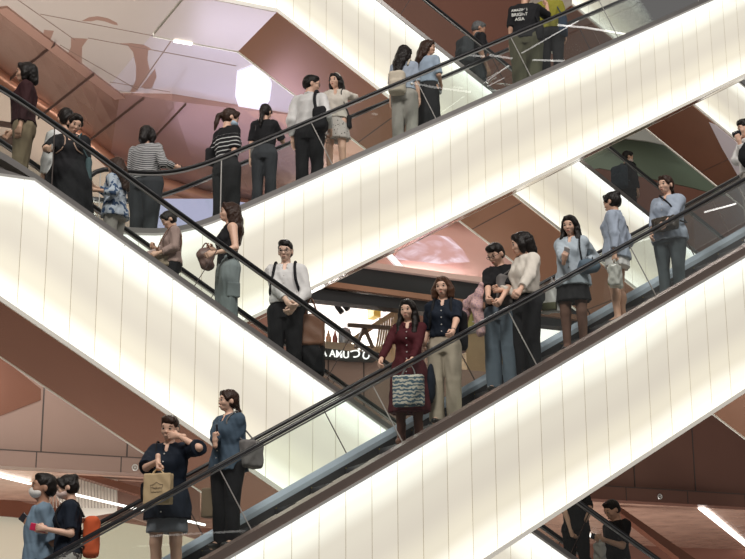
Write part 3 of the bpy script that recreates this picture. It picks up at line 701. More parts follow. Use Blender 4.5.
# ------------------------------------------------------------------ cloth, skin and hair materials
def cloth(name, c, kind='plain', c2=(1, 1, 1), scale=1., rough=.8, bump=.25):
    if name in _M: return _M[name]
    m = mat(name, c, rough, 0, .12, 14, bump, spec=.2)
    nt, N, L = nodes(m); b = N['Principled BSDF']
    if kind != 'plain':
        tc = N.new('ShaderNodeTexCoord'); mx = N.new('ShaderNodeMix'); mx.data_type = 'RGBA'
        mx.inputs[6].default_value = (*c, 1); mx.inputs[7].default_value = (*c2, 1); th = N.new('ShaderNodeMath'); th.operation = 'GREATER_THAN'
        if kind in ('stripes', 'chest_stripes'):
            sp = N.new('ShaderNodeSeparateXYZ'); L.new(tc.outputs['Object'], sp.inputs[0]); f = N.new('ShaderNodeMath'); f.operation = 'MULTIPLY'; f.inputs[1].default_value = scale
            L.new(sp.outputs[2], f.inputs[0]); fr = N.new('ShaderNodeMath'); fr.operation = 'FRACT'; L.new(f.outputs[0], fr.inputs[0]); L.new(fr.outputs[0], th.inputs[0]); th.inputs[1].default_value = .5 if kind == 'stripes' else .78
            if kind == 'chest_stripes':
                lt = N.new('ShaderNodeMath'); lt.operation = 'LESS_THAN'; L.new(sp.outputs[2], lt.inputs[0]); lt.inputs[1].default_value = 1.24
                mu = N.new('ShaderNodeMath'); mu.operation = 'MULTIPLY'; L.new(th.outputs[0], mu.inputs[0]); L.new(lt.outputs[0], mu.inputs[1]); L.new(mu.outputs[0], mx.inputs[0])
            else: L.new(th.outputs[0], mx.inputs[0])
        elif kind == 'floral':
            nz = N.new('ShaderNodeTexNoise'); nz.inputs['Scale'].default_value = scale; nz.inputs['Detail'].default_value = 1.5; L.new(tc.outputs['Object'], nz.inputs[0])
            th.inputs[1].default_value = .54; L.new(nz.outputs['Fac'], th.inputs[0]); L.new(th.outputs[0], mx.inputs[0])
        elif kind == 'dots':
            vo = N.new('ShaderNodeTexVoronoi'); vo.inputs['Scale'].default_value = scale; L.new(tc.outputs['Object'], vo.inputs[0])
            th.operation = 'LESS_THAN'; th.inputs[1].default_value = .26; L.new(vo.outputs['Distance'], th.inputs[0]); L.new(th.outputs[0], mx.inputs[0])
        elif kind == 'waves':
            wv = N.new('ShaderNodeTexWave'); wv.inputs['Scale'].default_value = scale; wv.bands_direction = 'Z'; wv.inputs['Distortion'].default_value = 6; wv.inputs['Detail'].default_value = 2; wv.inputs['Detail Scale'].default_value = 2.5
            L.new(tc.outputs['Object'], wv.inputs[0]); th.inputs[1].default_value = .55; L.new(wv.outputs['Fac'], th.inputs[0]); L.new(th.outputs[0], mx.inputs[0])
        L.new(mx.outputs[2], b.inputs['Base Color'])
    return m
def skin(name, c):
    m = mat('skin_'+name, c, .5, 0, .05, 20); m.node_tree.nodes['Principled BSDF'].inputs['Subsurface Weight'].default_value = .0; return m
SK = {'l': skin('light', (.72, .45, .33)), 'm': skin('medium', (.58, .34, .235)), 't': skin('tan', (.38, .20, .13)), 'p': skin('pale', (.78, .53, .41))}
def hairm(name, c):
    m = mat('hair_'+name, c, .42, 0, .3, 40, .5, spec=.22); return m
HR = {'k': hairm('black', (.012, .009, .008)), 'b': hairm('dark_brown', (.035, .017, .011)), 'r': hairm('brown', (.075, .034, .019)), 'g': hairm('grey', (.11, .11, .11))}
EYEW = mat('eye_white', (.75, .72, .70), .3); EYEI = mat('eye_iris', (.012, .008, .006), .15); LIP = mat('lip_rose', (.38, .13, .10), .5); LIPN = mat('lip_plain', (.33, .16, .12), .5); BROW = mat('brow', (.02, .013, .01), .8)
SHOEM = {'k': mat('shoe_black', (.02, .02, .02), .4), 'w': mat('shoe_white', (.7, .7, .68), .5), 'n': mat('boot_brown', (.17, .075, .05), .5)}
def rotm(ax, deg):
    return np.array(Matrix.Rotation(math.radians(deg), 3, ax))
def ik(S, W, l1, l2, pole):
    d = W-S; L_ = np.linalg.norm(d); mx = (l1+l2)*.995
    if L_ > mx: W = S+d/L_*mx; d = W-S; L_ = mx
    L_ = max(L_, abs(l1-l2)+.03); u = nrm(d); a = (l1*l1-l2*l2+L_*L_)/(2*L_); h = math.sqrt(max(0, l1*l1-a*a))
    p = np.array(pole, float); p = p-u*(p@u); return S+u*a+nrm(p)*h, W
def hand_solid(W, d, nrm_, side, curl, sc=1., point=False):
    """W wrist, d direction of the fingers, nrm_ palm normal, side +1 thumb on +cross side"""
    d = nrm(d); n = nrm(np.asarray(nrm_)-d*(np.asarray(nrm_)@d)); x = np.cross(d, n)*side   # x towards thumb
    s = Solid(.012*sc); q = lambda a, b, c: W+sc*(x*a+d*b+n*c)
    s.cone(q(0, -.05, 0), q(0, .0, 0), .024*sc, .023*sc)
    s.cone(q(.012, .015, 0), q(.022, .075, 0), .017*sc, .014*sc, .02*sc); s.cone(q(-.010, .015, 0), q(-.022, .07, 0), .017*sc, .013*sc, .02*sc); s.cone(q(0, .01, 0), q(0, .075, 0), .018*sc, .014*sc, .02*sc)
    for i, (fx, L3, r) in enumerate(((.027, .070, .0088), (.010, .078, .009), (-.008, .072, .0088), (-.025, .058, .0078))):
        c = curl*(1+.08*i); 
        if point and i == 0: c = .1
        p = q(fx, .074, 0); a = 0; pts = [p]
        for j, fr in enumerate((.45, .30, .25)):
            a += c*(1.15, 1.35, .9)[j]; dd = d*math.cos(a)+n*math.sin(a); sp = x*(fx*1.2)*(1-c*.5); p = p+sc*L3*fr*nrm(dd+sp*2); pts.append(p)
        s.chain(pts, [r*sc, r*.95*sc, r*.9*sc, r*.78*sc], .006*sc)
    ta = q(.018, .022, .004); tb = q(.042, .048, .014+.010*curl); tc_ = q(.044-.012*curl, .076, .024+.022*curl); s.chain([ta, tb, tc_], [.012*sc, .0105*sc, .0085*sc], .008*sc)
    return s
QH = .0095   # body voxel
def person(pid, esc, px, top, lane=.8, yaw=0, H=None, lean=0, side_lean=0, twist=0, head=(0, 0, 0), skn='l', male=False, hair=('long', 'k'), top_g=None, bot_g=None,
           L=None, R=None, label='', shoe='k', wide=1., extras=(), eyes=True, lips=True, stance=.094, foot_dz=0., mask=None, glasses=False, group='people riding the escalators'):
    """px: screen column of the torso; top: screen row of the crown; angles relative to facing the viewer"""
    E = ESC[esc]; base = P(px, top, E['Y']+lane); x = base[0]; yc = E['Y']+lane
    zf = step_z(esc, x)-.03+foot_dz
    Hh = base[2]-zf if H is None else H
    Hh = min(max(Hh, 1.42), 1.86); s = Hh/1.62
    rz = math.radians(yaw)-YAW
    root = empty('person', (x, yc, zf), label, 'person', group, rz=rz); root.scale = (s, s, s)
    Rz = np.array(Matrix.Rotation(rz, 3, 'Z')); O = np.array([x, yc, zf])
    loc = lambda w: Rz.T@(np.asarray(w, float)-O)/s            # world -> figure
    wor = lambda l: Rz@(np.asarray(l, float)*s)+O
    # frames
    Tt = rotm('Z', twist)@rotm('Y', side_lean)@rotm('X', lean); piv = np.array([0, 0, .90]); TT = (Tt, piv-Tt@piv)
    tr = lambda p: TT[0]@np.asarray(p, float)+TT[1]
    hy, hp, ht = head; hp += 7; Hm = Tt@rotm('Z', hy)@rotm('Y', ht)@rotm('X', hp); hpv = np.array([0, .008, 1.40]); HT = (Hm, tr(hpv)-Hm@hpv)
    hr = lambda p: HT[0]@np.asarray(p, float)+HT[1]
    w = wide; shw = (.168 if male else .148)*w**.5
    B = Solid(.035); tl = [(.78, .10*w, .085*w, 0, 0), (.84, .158*w, .112*w, 0, .01), (.90, .155*w, .108*w, 0, .008), (.97, .125*w, .088*w, 0, 0), (1.03, .118*w, .082*w, 0, 0), (1.10, .128*w, .09*w, 0, 0),
                            (1.18, .142*w, .10*w, 0, .0), (1.25, .148*w, .092*w, 0, .008), (1.31, .12*w, .065*w, 0, .01), (1.35, .065, .05, 0, .01)]
    if male: tl = [(a, b*(1.05 if a > 1.08 else .95 if a < .95 else 1.08), c*1.05, d, e) for a, b, c, d, e in tl]
    B.loft(tl, .04, TT)
    B.cone((-shw+.03, .01, 1.305), (shw-.03, .01, 1.305), .052, .052, .05, T=TT)
    if not male:
        for q in (-1, 1): B.ell((q*.062, -.078*w, 1.175), (.055*w, .045, .055), .04, TT)
    B.cone((0, .016, 1.30), hr((0, .012, 1.43))*0+np.array([0, .012, 1.42]), .055 if male else .047, .048 if male else .042, .03, T=TT)
    # head
    B.ell((0, .012, 1.530), (.071, .092, .082), .03, HT); B.ell((0, -.030, 1.478), (.055, .058, .066), .035, HT); B.ell((0, -.058, 1.428), (.026, .026, .020), .03, HT)
    B.ell((0, -.066, 1.530), (.046, .024, .035), .03, HT)
    for q in (-1, 1): B.ell((q*.034, -.062, 1.478), (.022, .024, .022), .02, HT)
    B.cone((0, -.083, 1.508), (0, -.098, 1.478), .007, .0110, .012, T=HT)
    for q in (-1, 1):
        B.ell((q*.010, -.088, 1.473), (.007, .009, .006), .008, HT); B.ell((q*.073, .012, 1.492), (.010, .019, .030), .008, HT)
        B.ell((q*.031, -.096, 1.506), (.018, .011, .009), 0, HT, sub=True)
    B.ell((0, -.087, 1.444), (.020, .010, .009), .010, HT)
    # legs
    kn = .47; hipx = .082*w; fts = []
    for q in (-1, 1):
        hp_ = np.array([q*hipx, 0, .86]); k_ = np.array([q*(stance*.95+.005), -.015, kn]); an = np.array([q*stance, .02, .085])
        lr = .76 if bot_g and bot_g.get('kind', 'trousers') != 'skirt' else 1.; B.chain([hp_, k_], [.085*w*lr, .055*lr], .03); B.chain([k_, an], [.052*lr, .036], .02)
        B.ell((q*(stance*.95+.005), .022, .36), (.046*lr, .048*lr, .09), .02); B.cone(an, (q*(stance+.01), -.10, .035), .038, .030, .02); fts.append(an)
    # arms
    sc_ = 1.05 if male else 1.; arms = {}
    for q, spec in ((1, L), (-1, R)):
        S = tr((q*shw, .012, 1.298)); l1, l2 = .268*sc_, .236*sc_
        sp = dict(w=(q*(shw+.055), -.03, .80), pole=(q*.25, 1, -.1), d=None, n=None, curl=.35, rel=True)
        if spec: sp.update(spec)
        if 'px' in sp: Wp = loc(P(sp['px'][0], sp['px'][1], yc+sp['px'][2]))
        else: Wp = tr(sp['w']) if sp['rel'] else np.array(sp['w'], float)
        El, Wr = ik(S, Wp, l1, l2, Tt@np.array(sp['pole'], float)); fd = nrm(Wr-El)
        rr = 1.08 if male else .96*w**.5
        B.chain([S, El], [.050*rr, .037*rr], .03); B.chain([El, Wr], [.037*rr, .023*rr], .012)
        d_ = fd if sp['d'] is None else Rz.T@nrm(ray(0, 0)*0+np.array(sp['d'])) if sp.get('wd') else (nrm(sp['d']) if sp['d'] is not None else fd)
        n_ = np.array(sp['n'], float) if sp['n'] is not None else Tt@np.array([-q, .25, 0.])
        if abs(nrm(n_)@d_) > .95: n_ = np.array([0, .3, -1.])
        arms[q] = (S, El, Wr, d_, n_, sp['curl'], rr)
    parts = []
    h0 = QH/s*1.0
    parts.append((*B.mesh(h0, zfine=(1.38, .0062)), 0))
    for q in (1, -1):
        S, El, Wr, d_, n_, cu, rr = arms[q]; side = 1 if q < 0 else -1
        hs = hand_solid(Wr, d_, n_, side, cu, 1.08 if male else .98); parts.append((*hs.mesh(.0052), 0))
    qmesh('body', parts, [SK[skn]], root)
    # eyes, brows, mouth
    def surf(xx, zz):
        y_ = np.linspace(-.16, -.03, 60); pts = np.array([hr((xx, a, zz)) for a in y_]); v = B.value(pts); i = np.argmax(v < 0); return y_[i]
    if eyes:
        for q in (-1, 1):
            ys_ = surf(q*.031, 1.505); e1 = Solid(0).ell((q*.031, ys_+.003, 1.506), (.0145, .006, .0052), 0, HT); e2 = Solid(0).ell((q*.031, ys_-.0005, 1.506), (.0085, .0060, .0070), 0, HT).chain([(q*.0165, ys_-.001, 1.5115), (q*.031, ys_-.004, 1.5145), (q*.0465, ys_+.004, 1.5105)], [.0022, .0026, .002], 0, T=HT)
            qmesh('eye', [(*e1.mesh(.003), 0), (*e2.mesh(.0025), 1)], [EYEW, EYEI], root)
            yb = surf(q*.032, 1.529); eb = Solid(0).chain([(q*.016, yb-.001, 1.525), (q*.033, yb, 1.532), (q*.050, yb+.012, 1.526)], [.0042, .0046, .0026], .004, T=HT); qmesh('eyebrow', [(*eb.mesh(.003), 0)], [BROW], root)
        if mask is None and lips:
            ym = surf(0, 1.444); lp = Solid(.002).ell((0, ym+.0, 1.4475), (.019, .006, .0042), None, HT).ell((0, ym+.0, 1.4400), (.016, .006, .0048), None, HT); qmesh('mouth', [(*lp.mesh(.003), 0)], [LIPN if male else LIP], root)
    if mask is not None:
        mk = Solid(.01).ell((0, -.042, 1.455), (.062, .066, .050), None, HT).ell((0, -.085, 1.468), (.022, .030, .030), .02, HT); mk.box((0, .06, 1.46), (.2, .075, .2), .001, T=HT, sub=True)
        for q in (-1, 1): mk.cone((q*.055, -.02, 1.475), (q*.077, .012, 1.50), .003, .003, .003, T=HT)
        qmesh('face_mask', [(*mk.mesh(.006), 0)], [mask], root)
    if glasses:
        mb = MB()
        for q in (-1, 1):
            ys_ = surf(q*.031, 1.505)-.012; mb.tube([hr((q*.033+.021*math.cos(t), ys_, 1.503+.017*math.sin(t))) for t in np.linspace(0, 2*math.pi, 15)], .0022, 6)
            mb.tube([hr((q*.054, ys_, 1.508)), hr((q*.078, .0, 1.508))], .002, 6)
        mb.tube([hr((-.012, ys_, 1.506)), hr((.012, ys_, 1.506))], .002, 6); mb.build('glasses', mat('spectacle_frame', (.05, .045, .05), .3), root, True)
    build_hair(root, hair, HT, TT, s)
    # shoes
    for q, an in zip((-1, 1), fts):
        sh = Solid(.02).ell((q*(stance+.006), -.045, .040), (.044, .115, .036)).cone(an+np.array([0, 0, .0]), an-np.array([0, 0, .05]), .042, .042); sh.box((0, 0, -.05), (1, 1, .05), .001, sub=True)
        if shoe == 'n': sh.cone(an+np.array([0, 0, .16]), an, .052, .045, .02)
        qmesh('shoe', [(*sh.mesh(.009), 0)], [SHOEM[shoe]], root)
    ctx = dict(root=root, TT=TT, HT=HT, arms=arms, w=w, s=s, tr=tr, hr=hr, loc=loc, wor=wor, shw=shw, male=male, O=O, Rz=Rz, stance=stance, tl=tl, hipx=hipx, rz=rz, yc=yc)
    if bot_g: lower(ctx, **bot_g)
    if top_g: upper(ctx, **top_g)
    print('person', pid, 'H=%.2f' % Hh, [tuple(round(float(c)) for c in proj(wor(arms[q][2]))) for q in (1, -1)])
    return ctx
def build_hair(root, hair, HT, TT, s):
    st, colr = hair; m_ = HR[colr]; h = Solid(.02)
    def face_cut(front=.0, low=1.50):
        h.ell((0, -.098+front, 1.462), (.060, .072, .086), 0, HT, sub=True)
    if st == 'hood':
        h.ell((0, .012, 1.535), (.088, .108, .098), None, HT); h.ell((0, .03, 1.45), (.085, .085, .09), .04, HT); h.ell((0, -.11, 1.475), (.055, .06, .075), 0, HT, sub=True)
        qmesh('hood', [(*h.mesh(.008), 0)], [mat('hood_black', (.02, .02, .022), .8)], root); return
    if st in ('short', 'greyshort', 'mid'):
        h.ell((0, .016, 1.542), (.079, .100, .088), None, HT); h.ell((0, .050, 1.49), (.070, .062, .065), .03, HT)
        if st == 'mid': h.ell((0, -.045, 1.592), (.066, .048, .036), .02, HT); h.ell((.02, -.075, 1.572), (.042, .022, .020), .02, HT)
        else: h.ell((0, -.035, 1.598), (.058, .05, .028), .02, HT)
        h.ell((0, -.105, 1.470), (.066, .082, .085), 0, HT, sub=True)
        for q in (-1, 1): h.ell((q*.082, -.01, 1.480), (.028, .036, .044), 0, HT, sub=True)
        h.box((0, .02, 1.40), (.2, .2, .036), .001, T=HT, sub=True)
    else:
        h.ell((0, .014, 1.540), (.081, .102, .091), None, HT); h.ell((0, .035, 1.49), (.076, .075, .075), .03, HT)
        for q in (-1, 1): h.cone((q*.028, -.062, 1.592), (q*.071, -.040, 1.52), .024, .018, .02, T=HT)
        if st == 'bob':
            for q in (-1, 1): h.chain([(q*.068, .0, 1.54), (q*.082, -.012, 1.47), (q*.078, -.016, 1.41)], [.032, .036, .030], .03, T=HT)
            h.chain([(0, .07, 1.53), (0, .075, 1.41)], [.06, .062], .04, T=HT)
        elif st == 'curlbob':
            for q in (-1, 1): h.chain([(q*.068, .0, 1.54), (q*.086, -.008, 1.47), (q*.092, -.012, 1.405)], [.032, .040, .036], .03, T=HT)
            h.chain([(0, .07, 1.53), (0, .085, 1.40)], [.06, .066], .04, T=HT)
        elif st in ('long', 'longfront', 'longback'):
            for q in (-1, 1): h.chain([(q*.066, .01, 1.54), (q*.076, .006, 1.46), (q*.080, .025, 1.38)], [.032, .032, .034], .03, T=HT)
            if st == 'longfront':
                for q in (-1, 1): h.chain([(q*.078, .0, 1.44), (q*.092, -.050, 1.34), (q*.088, -.098, 1.24), (q*.085, -.112, 1.16)], [.030, .034, .032, .016], .025, T=HT)
            h.chain([(0, .06, 1.54), (0, .090, 1.42), (0, .108, 1.30), (0, .118, 1.17 if st != 'long' else 1.20)], [.062, .062, .060, .040], .05, T=HT)
            for q in (-1, 1): h.chain([(q*.05, .06, 1.48), (q*.06, .098, 1.32), (q*.045, .112, 1.14)], [.05, .044, .022], .04, T=HT)
        elif st == 'bun': h.ell((0, .088, 1.575), (.044, .042, .040), .012, HT); h.ell((0, .04, 1.50), (.070, .066, .06), .03, HT)
        elif st == 'lowbun': h.ell((0, .112, 1.515), (.040, .036, .040), .012, HT)
        elif st == 'pony':
            h.chain([(0, .10, 1.52), (0, .145, 1.46), (0, .140, 1.36), (0, .128, 1.27)], [.026, .030, .028, .012], .015, T=HT)
        elif st == 'lowpony': h.chain([(0, .085, 1.47), (0, .105, 1.40), (0, .112, 1.28), (0, .110, 1.20)], [.034, .032, .028, .012], .02, T=HT)
        h.ell((0, -.104, 1.468), (.062, .080, .088), 0, HT, sub=True)
        if st in ('bun', 'lowbun', 'pony', 'lowpony'):
            for q in (-1, 1): h.ell((q*.086, .0, 1.478), (.026, .040, .046), 0, HT, sub=True)
            h.box((0, -.04, 1.40), (.2, .13, .03), .001, T=HT, sub=True)
    h.wrinkle(.0022, 62, 1)
    qmesh('hair', [(*h.mesh(.0068 if st not in ('long', 'longfront', 'longback') else .0078), 0)], [m_], root)
def upper(c, m, sleeve=1., hem=.86, loose=.018, neck='crew', flare=0., name='top', collar=False, cuff=None, buttons=None, open_=False, sl_loose=None, pleat=0., waist=0., fine=.0085, hemdip=0):
    g = Solid(.03); w = c['w']; TT = c['TT']; lo = loose
    tab = []
    tlg = [r for r in c['tl'] if r[0] > .86]+[(.86, .158*w, .113*w, 0, .009), (.78, .160*w, .115*w, 0, .010)]; tlg.sort()
    for z, a, b, cx_, cy_ in tlg:
        if z < hem-.08: continue
        t = max(0, (1.06-z))/.2; o = lo+flare*t+(.010 if .93 < z < 1.12 else 0)*(1-waist)
        tab.append((z, a+o, b+o, cx_, cy_-(0.004)))
    if hem < .78:
        for z in np.linspace(hem, .76, 5): t = 1.4+(.78-z)/.2*.7; tab.append((z, .160*w+lo+flare*t, .115*w+lo+flare*t, 0, .006))
    else: tab.append((hem, np.interp(hem, [r[0] for r in tlg], [r[1] for r in tlg])+lo+flare*(1.06-hem)/.2, np.interp(hem, [r[0] for r in tlg], [r[2] for r in tlg])+lo+flare*(1.06-hem)/.2, 0, .004))
    tab = [r for r in tab if r[0] >= hem-1e-6]; z_ = sorted(set(round(r[0], 4) for r in tab)); tt = []
    for z in z_: tt.append([r for r in tab if abs(r[0]-z) < 1e-3][0])
    g.loft(tt, .03, TT, fold=(pleat, 9, .5) if pleat else None)
    if not c['male']:
        for q in (-1, 1): g.ell((q*.062, -.080*w, 1.175), (.060*w, .048+lo*.6, .060), .05, TT)
    sw = c['shw']; g.cone((-sw+.03, .01, 1.300), (sw-.03, .01, 1.300), .055+lo*.3, .055+lo*.3, .05, T=TT)
    sl = lo*.8 if sl_loose is None else sl_loose
    for q in (1, -1):
        S, El, Wr, d_, n_, cu, rr = c['arms'][q]
        if sleeve <= 0: continue
        if sleeve < 1: g.cone(S, S+(El-S)*sleeve, .051*rr+sl*.35, (.043*rr+sl*.9), .03, True)
        elif sleeve <= 1.02: g.cone(S, El, .051*rr+sl*.35, .040*rr+sl*.9, .03, True)
        else:
            t = sleeve-1; g.cone(S, El, .051*rr+sl*.35, .040*rr+sl*.8, .03); e_ = El+(Wr-El)*min(t, .98)
            g.cone(El, e_, .040*rr+sl*.8, (.029*rr+sl*.7), .02, True)
    # neck opening
    if neck == 'crew': g.ell((0, -.012, 1.372), (.058, .060, .042), T=TT, sub=True)
    elif neck == 'v':
        g.ell((0, -.01, 1.375), (.060, .060, .045), T=TT, sub=True); g.ell((0, -.10, 1.325), (.030, .06, .05 if collar else .07), T=TT, sub=True)
    elif neck == 'wide': g.ell((0, -.02, 1.37), (.085, .075, .055), T=TT, sub=True)
    elif neck == 'tank':
        g.ell((0, -.04, 1.37), (.075, .10, .075), T=TT, sub=True)
        for q in (-1, 1): g.ell((q*(sw+.035), .01, 1.30), (.055, .12, .075), T=TT, sub=True)
    g.wrinkle(.0048, 33, c['O'][0]*3 % 6, .7)
    if open_: g.box((0, -.15*w, 1.0), (.028, .11, .5), .002, T=TT, sub=True)
    if hemdip: g.ell((0, -.0, hem-.03), (.02, .4, .02), T=TT, sub=True); [g.ell((q*.17*w, 0, hem-.01), (.06, .09, .10), T=TT, sub=True) for q in (-1, 1)]
    o = qmesh(name, [(*g.mesh(fine/c['s']), 0)], [m], c['root'])
    if collar:
        k = Solid(.008)
        for q in (-1, 1):
            k.chain([(0, .068, 1.372), (q*.045, .045, 1.368), (q*.060, -.005, 1.358), (q*.040, -.058, 1.330), (q*.030, -.085, 1.300)], [.015, .016, .017, .019, .012], .010, T=TT)
        qmesh('collar', [(*k.mesh(.0065), 0)], [collar if not isinstance(collar, bool) else m], c['root'])
    if buttons is not None:
        g2 = Solid(0)
        for z in np.arange(hem+.05, 1.28, .075):
            y_ = np.linspace(-.25, 0, 80); pts = np.array([c['tr']((0, a, z)) for a in y_]); v = g.value(pts); i = np.argmax(v < .002); g2.ell((0, y_[i]-.001, z), (.008, .005, .008), 0, TT)
        qmesh('buttons', [(*g2.mesh(.0035), 0)], [buttons], c['root'])
    if cuff is not None:
        for q in (1, -1):
            S, El, Wr, d_, n_, cu, rr = c['arms'][q]; t = min(.98, sleeve-1); e_ = El+(Wr-El)*t; s_ = El+(Wr-El)*(t-.14)
            k = Solid(0).cone(s_, e_, .032*rr+sl, .031*rr+sl, 0, True); qmesh('cuff', [(*k.mesh(.006), 0)], [cuff], c['root'])
    c['top'] = g; return o
def lower(c, m, kind='trousers', hem=.06, waist=.98, leg=(.105, .078, .070), name=None, flare=.06, belt=None, pleat=.03):
    g = Solid(.03); w = c['w']; st = c['stance']
    T0 = (np.eye(3), np.zeros(3))
    if kind in ('trousers', 'jeans'):
        g.loft([(.76, .145*w, .118*w, 0, .008), (.84, .178*w, .128*w, 0, .012), (.90, .168*w, .120*w, 0, .008), (waist, .138*w, .102*w, 0, 0)], .03)
        for q in (-1, 1):
            a = np.array([q*c['hipx'], .004, .84]); k_ = np.array([q*(st*.95+.006), -.012, .47]); an = np.array([q*st, .015, hem])
            g.cone(a, k_, leg[0]*w*.95, leg[1]*.86, .018); g.cone(k_, an, leg[1]*.86, leg[2]*.86, .008, True)
        g.wrinkle(.0045, 34, c['O'][0]*5 % 6, .28)
    else:
        zs = np.linspace(hem, .84, 6); g.loft([(z, .176*w+flare*(.84-z)/.3, .128*w+flare*(.84-z)/.3, 0, .010) for z in zs]+[(.90, .166*w, .120*w, 0, .008), (waist, .132*w, .098*w, 0, 0)], .01, fold=(pleat, 11, .3) if pleat else None)
        g.wrinkle(.0025, 24, 2)
    qmesh(name or {'trousers': 'trousers', 'jeans': 'jeans', 'skirt': 'skirt'}[kind], [(*g.mesh(.0105/c['s']), 0)], [m], c['root'])
    if belt is not None:
        b = Solid(0).loft([(waist-.035, .146*w, .108*w, 0, .002), (waist-.002, .142*w, .106*w, 0, .0)], 0); qmesh('belt', [(*b.mesh(.007), 0)], [belt], c['root'])
def tights(c, m):
    g = Solid(.02); st = c['stance']
    for q in (-1, 1):
        g.chain([(q*c['hipx'], 0, .80), (q*(st*.95+.005), -.015, .47), (q*st, .02, .085)], [.088*c['w'], .060, .042], .02); g.ell((q*(st*.95+.005), .022, .36), (.051, .053, .092), .02); g.cone((q*st, .02, .085), (q*(st+.01), -.10, .037), .043, .034, .02)
    qmesh('tights', [(*g.mesh(.0105), 0)], [m], c['root'])
# ------------------------------------------------------------------ bags, phones and other carried things (each its own object)
def place(name, solid, h, mats_, label, cat, c=None, group=None, extra=None, W=None):
    """mesh a solid given in figure space and put it in the world as its own object"""
    parts = [(*solid.mesh(h), 0)]
    o = qmesh(name, parts, mats_, None)
    if c is not None: o.matrix_world = c['root'].matrix_basis.copy()@Matrix.Identity(4) if False else Matrix.Translation(Vector(c['O']))@Matrix.Rotation(c['rz'], 4, 'Z')@Matrix.Scale(c['s'], 4)
    tag(o, label, cat, group); return o
def strap(o, name, pts, r, m, flat=1.):
    mb = MB(); pts = [np.array(p, float) for p in pts]
    # smooth through the points
    q = []
    for i in range(len(pts)-1):
        p0, p1, p2, p3 = pts[max(i-1, 0)], pts[i], pts[i+1], pts[min(i+2, len(pts)-1)]
        for t in np.linspace(0, 1, 6, endpoint=False): q.append(.5*((2*p1)+(-p0+p2)*t+(2*p0-5*p1+4*p2-p3)*t*t+(-p0+3*p1-3*p2+p3)*t**3))
    q.append(pts[-1]); mb.tube(q, r, 8); return mb.build(name, m, o, True)
def backpack(c, m, label, side=None, size=(.145, .085, .21), z=1.13, strapm=None, dx=0.):
    T = c['TT']; w = c['w']; y = .105*w+size[1]+.005
    b = Solid(.03).box((dx, y, z), size, .06, T=T).box((dx, y+size[1]*.8, z-size[2]*.35), (size[0]*.75, .04, size[2]*.5), .03, T=T)
    b.cone((dx-.04, y-.02, z+size[2]), (dx+.04, y-.02, z+size[2]), .012, .012, .01, T=T).wrinkle(.003, 30, 1)
    o = place('backpack', b, .0095, [m], label, 'backpack', c); tr = c['tr']
    for q in ((-1, 1) if side is None else (side,)):
        sx = q*c['shw']*.62
        strap(o, 'strap', [tr((sx+dx*.3, .12*w, 1.27)), tr((sx, .06, 1.372)), tr((sx, -.02, 1.378)), tr((sx*1.05, -.085*w, 1.30)), tr((sx*1.2, -.105*w-.01, 1.17)), tr((sx*1.5, -.05, 1.04)), tr((sx*1.3, .10*w, .99))], .015, strapm or m)
    return o
def shoulder_bag(c, m, label, q=1, size=(.055, .14, .10), z=.93, y=.0, cross=False, strapm=None, out=.06, name='shoulder_bag', cat='bag', rad=.035):
    w = c['w']; x = q*(.165*w+out); tr = c['tr']
    b = Solid(.02).box((x, y, z), size, rad).wrinkle(.003, 28, 2)
    o = place(name, b, .0085, [m], label, cat, c)
    sx = (-q if cross else q)*c['shw']*.72
    tp = [(x, y+size[1]*.7, z+size[2]*.8), (sx*1.0+q*.0, .085, 1.25) if not cross else (0, .125*w, 1.15), (sx, .03, 1.375), (sx, -.03, 1.372), (sx*.9, -.10*w, 1.25) if not cross else (0, -.135*w, 1.14), (x, y-size[1]*.7, z+size[2]*.8)]
    strap(o, 'strap', [tr(p) if i not in (0, 5) else np.array(p) for i, p in enumerate(tp)], .008, strapm or m)
    return o
def hand_item(c, q, name, dims, m, label, cat, off=(0, 0, 0), screen=None, R=None, rad=.006):
    S, El, Wr, d_, n_, cu, rr = c['arms'][q]; ctr = Wr+d_*.085+n_*.03+np.array(off)
    d = nrm(d_); n = nrm(n_-d*(n_@d)); x = np.cross(d, n); M = np.stack([x, d, n], 1) if R is None else np.array(R)
    b = Solid(0).box(ctr, dims, rad, R=M); o = place(name, b, max(.003, min(dims)*.45), [m], label, cat, c); return o
def held_bag(c, q, name, w, h, dpt, m, label, cat, hm=None, drop=.14, off=(0, 0), rot=0., taper=0., fold=.002, paper=False, handle='handle'):
    """bag hanging from the hand: two loops and a body below the knuckles"""
    S, El, Wr, d_, n_, cu, rr = c['arms'][q]; g = Wr+nrm(d_)*.07; R_ = rotm('Z', rot); x0 = g+np.array([off[0], off[1], 0])
    ctr = x0+np.array([0, 0, -drop-h/2]); b = Solid(.01)
    b.loft([(-h/2, (w/2)*(1-taper), dpt/2*1.1, 0, 0), (h/2, w/2, dpt/2*.7, 0, 0)], 0, (R_, ctr)) if not paper else b.box(ctr, (w/2, dpt/2, h/2), .008, R=R_)
    if not paper: b.p = []; b.box(ctr, (w/2*(1-taper*.5), dpt/2, h/2), min(.03, dpt*.35), R=R_)
    b.wrinkle(fold, 30, 1)
    o = place(name, b, .008, [m], label, cat, c)
    for sgn in (-1, 1):
        a = ctr+R_@np.array([-w*.22, sgn*dpt*.3, h/2-.02]); e = ctr+R_@np.array([w*.22, sgn*dpt*.3, h/2-.02])
        strap(o, handle, [a, a*.45+g*.55+R_@np.array([-w*.05, 0, 0]), g+np.array([0, 0, -.004]), e*.45+g*.55+R_@np.array([w*.05, 0, 0]), e], .005, hm or m)
    return o, ctr, R_
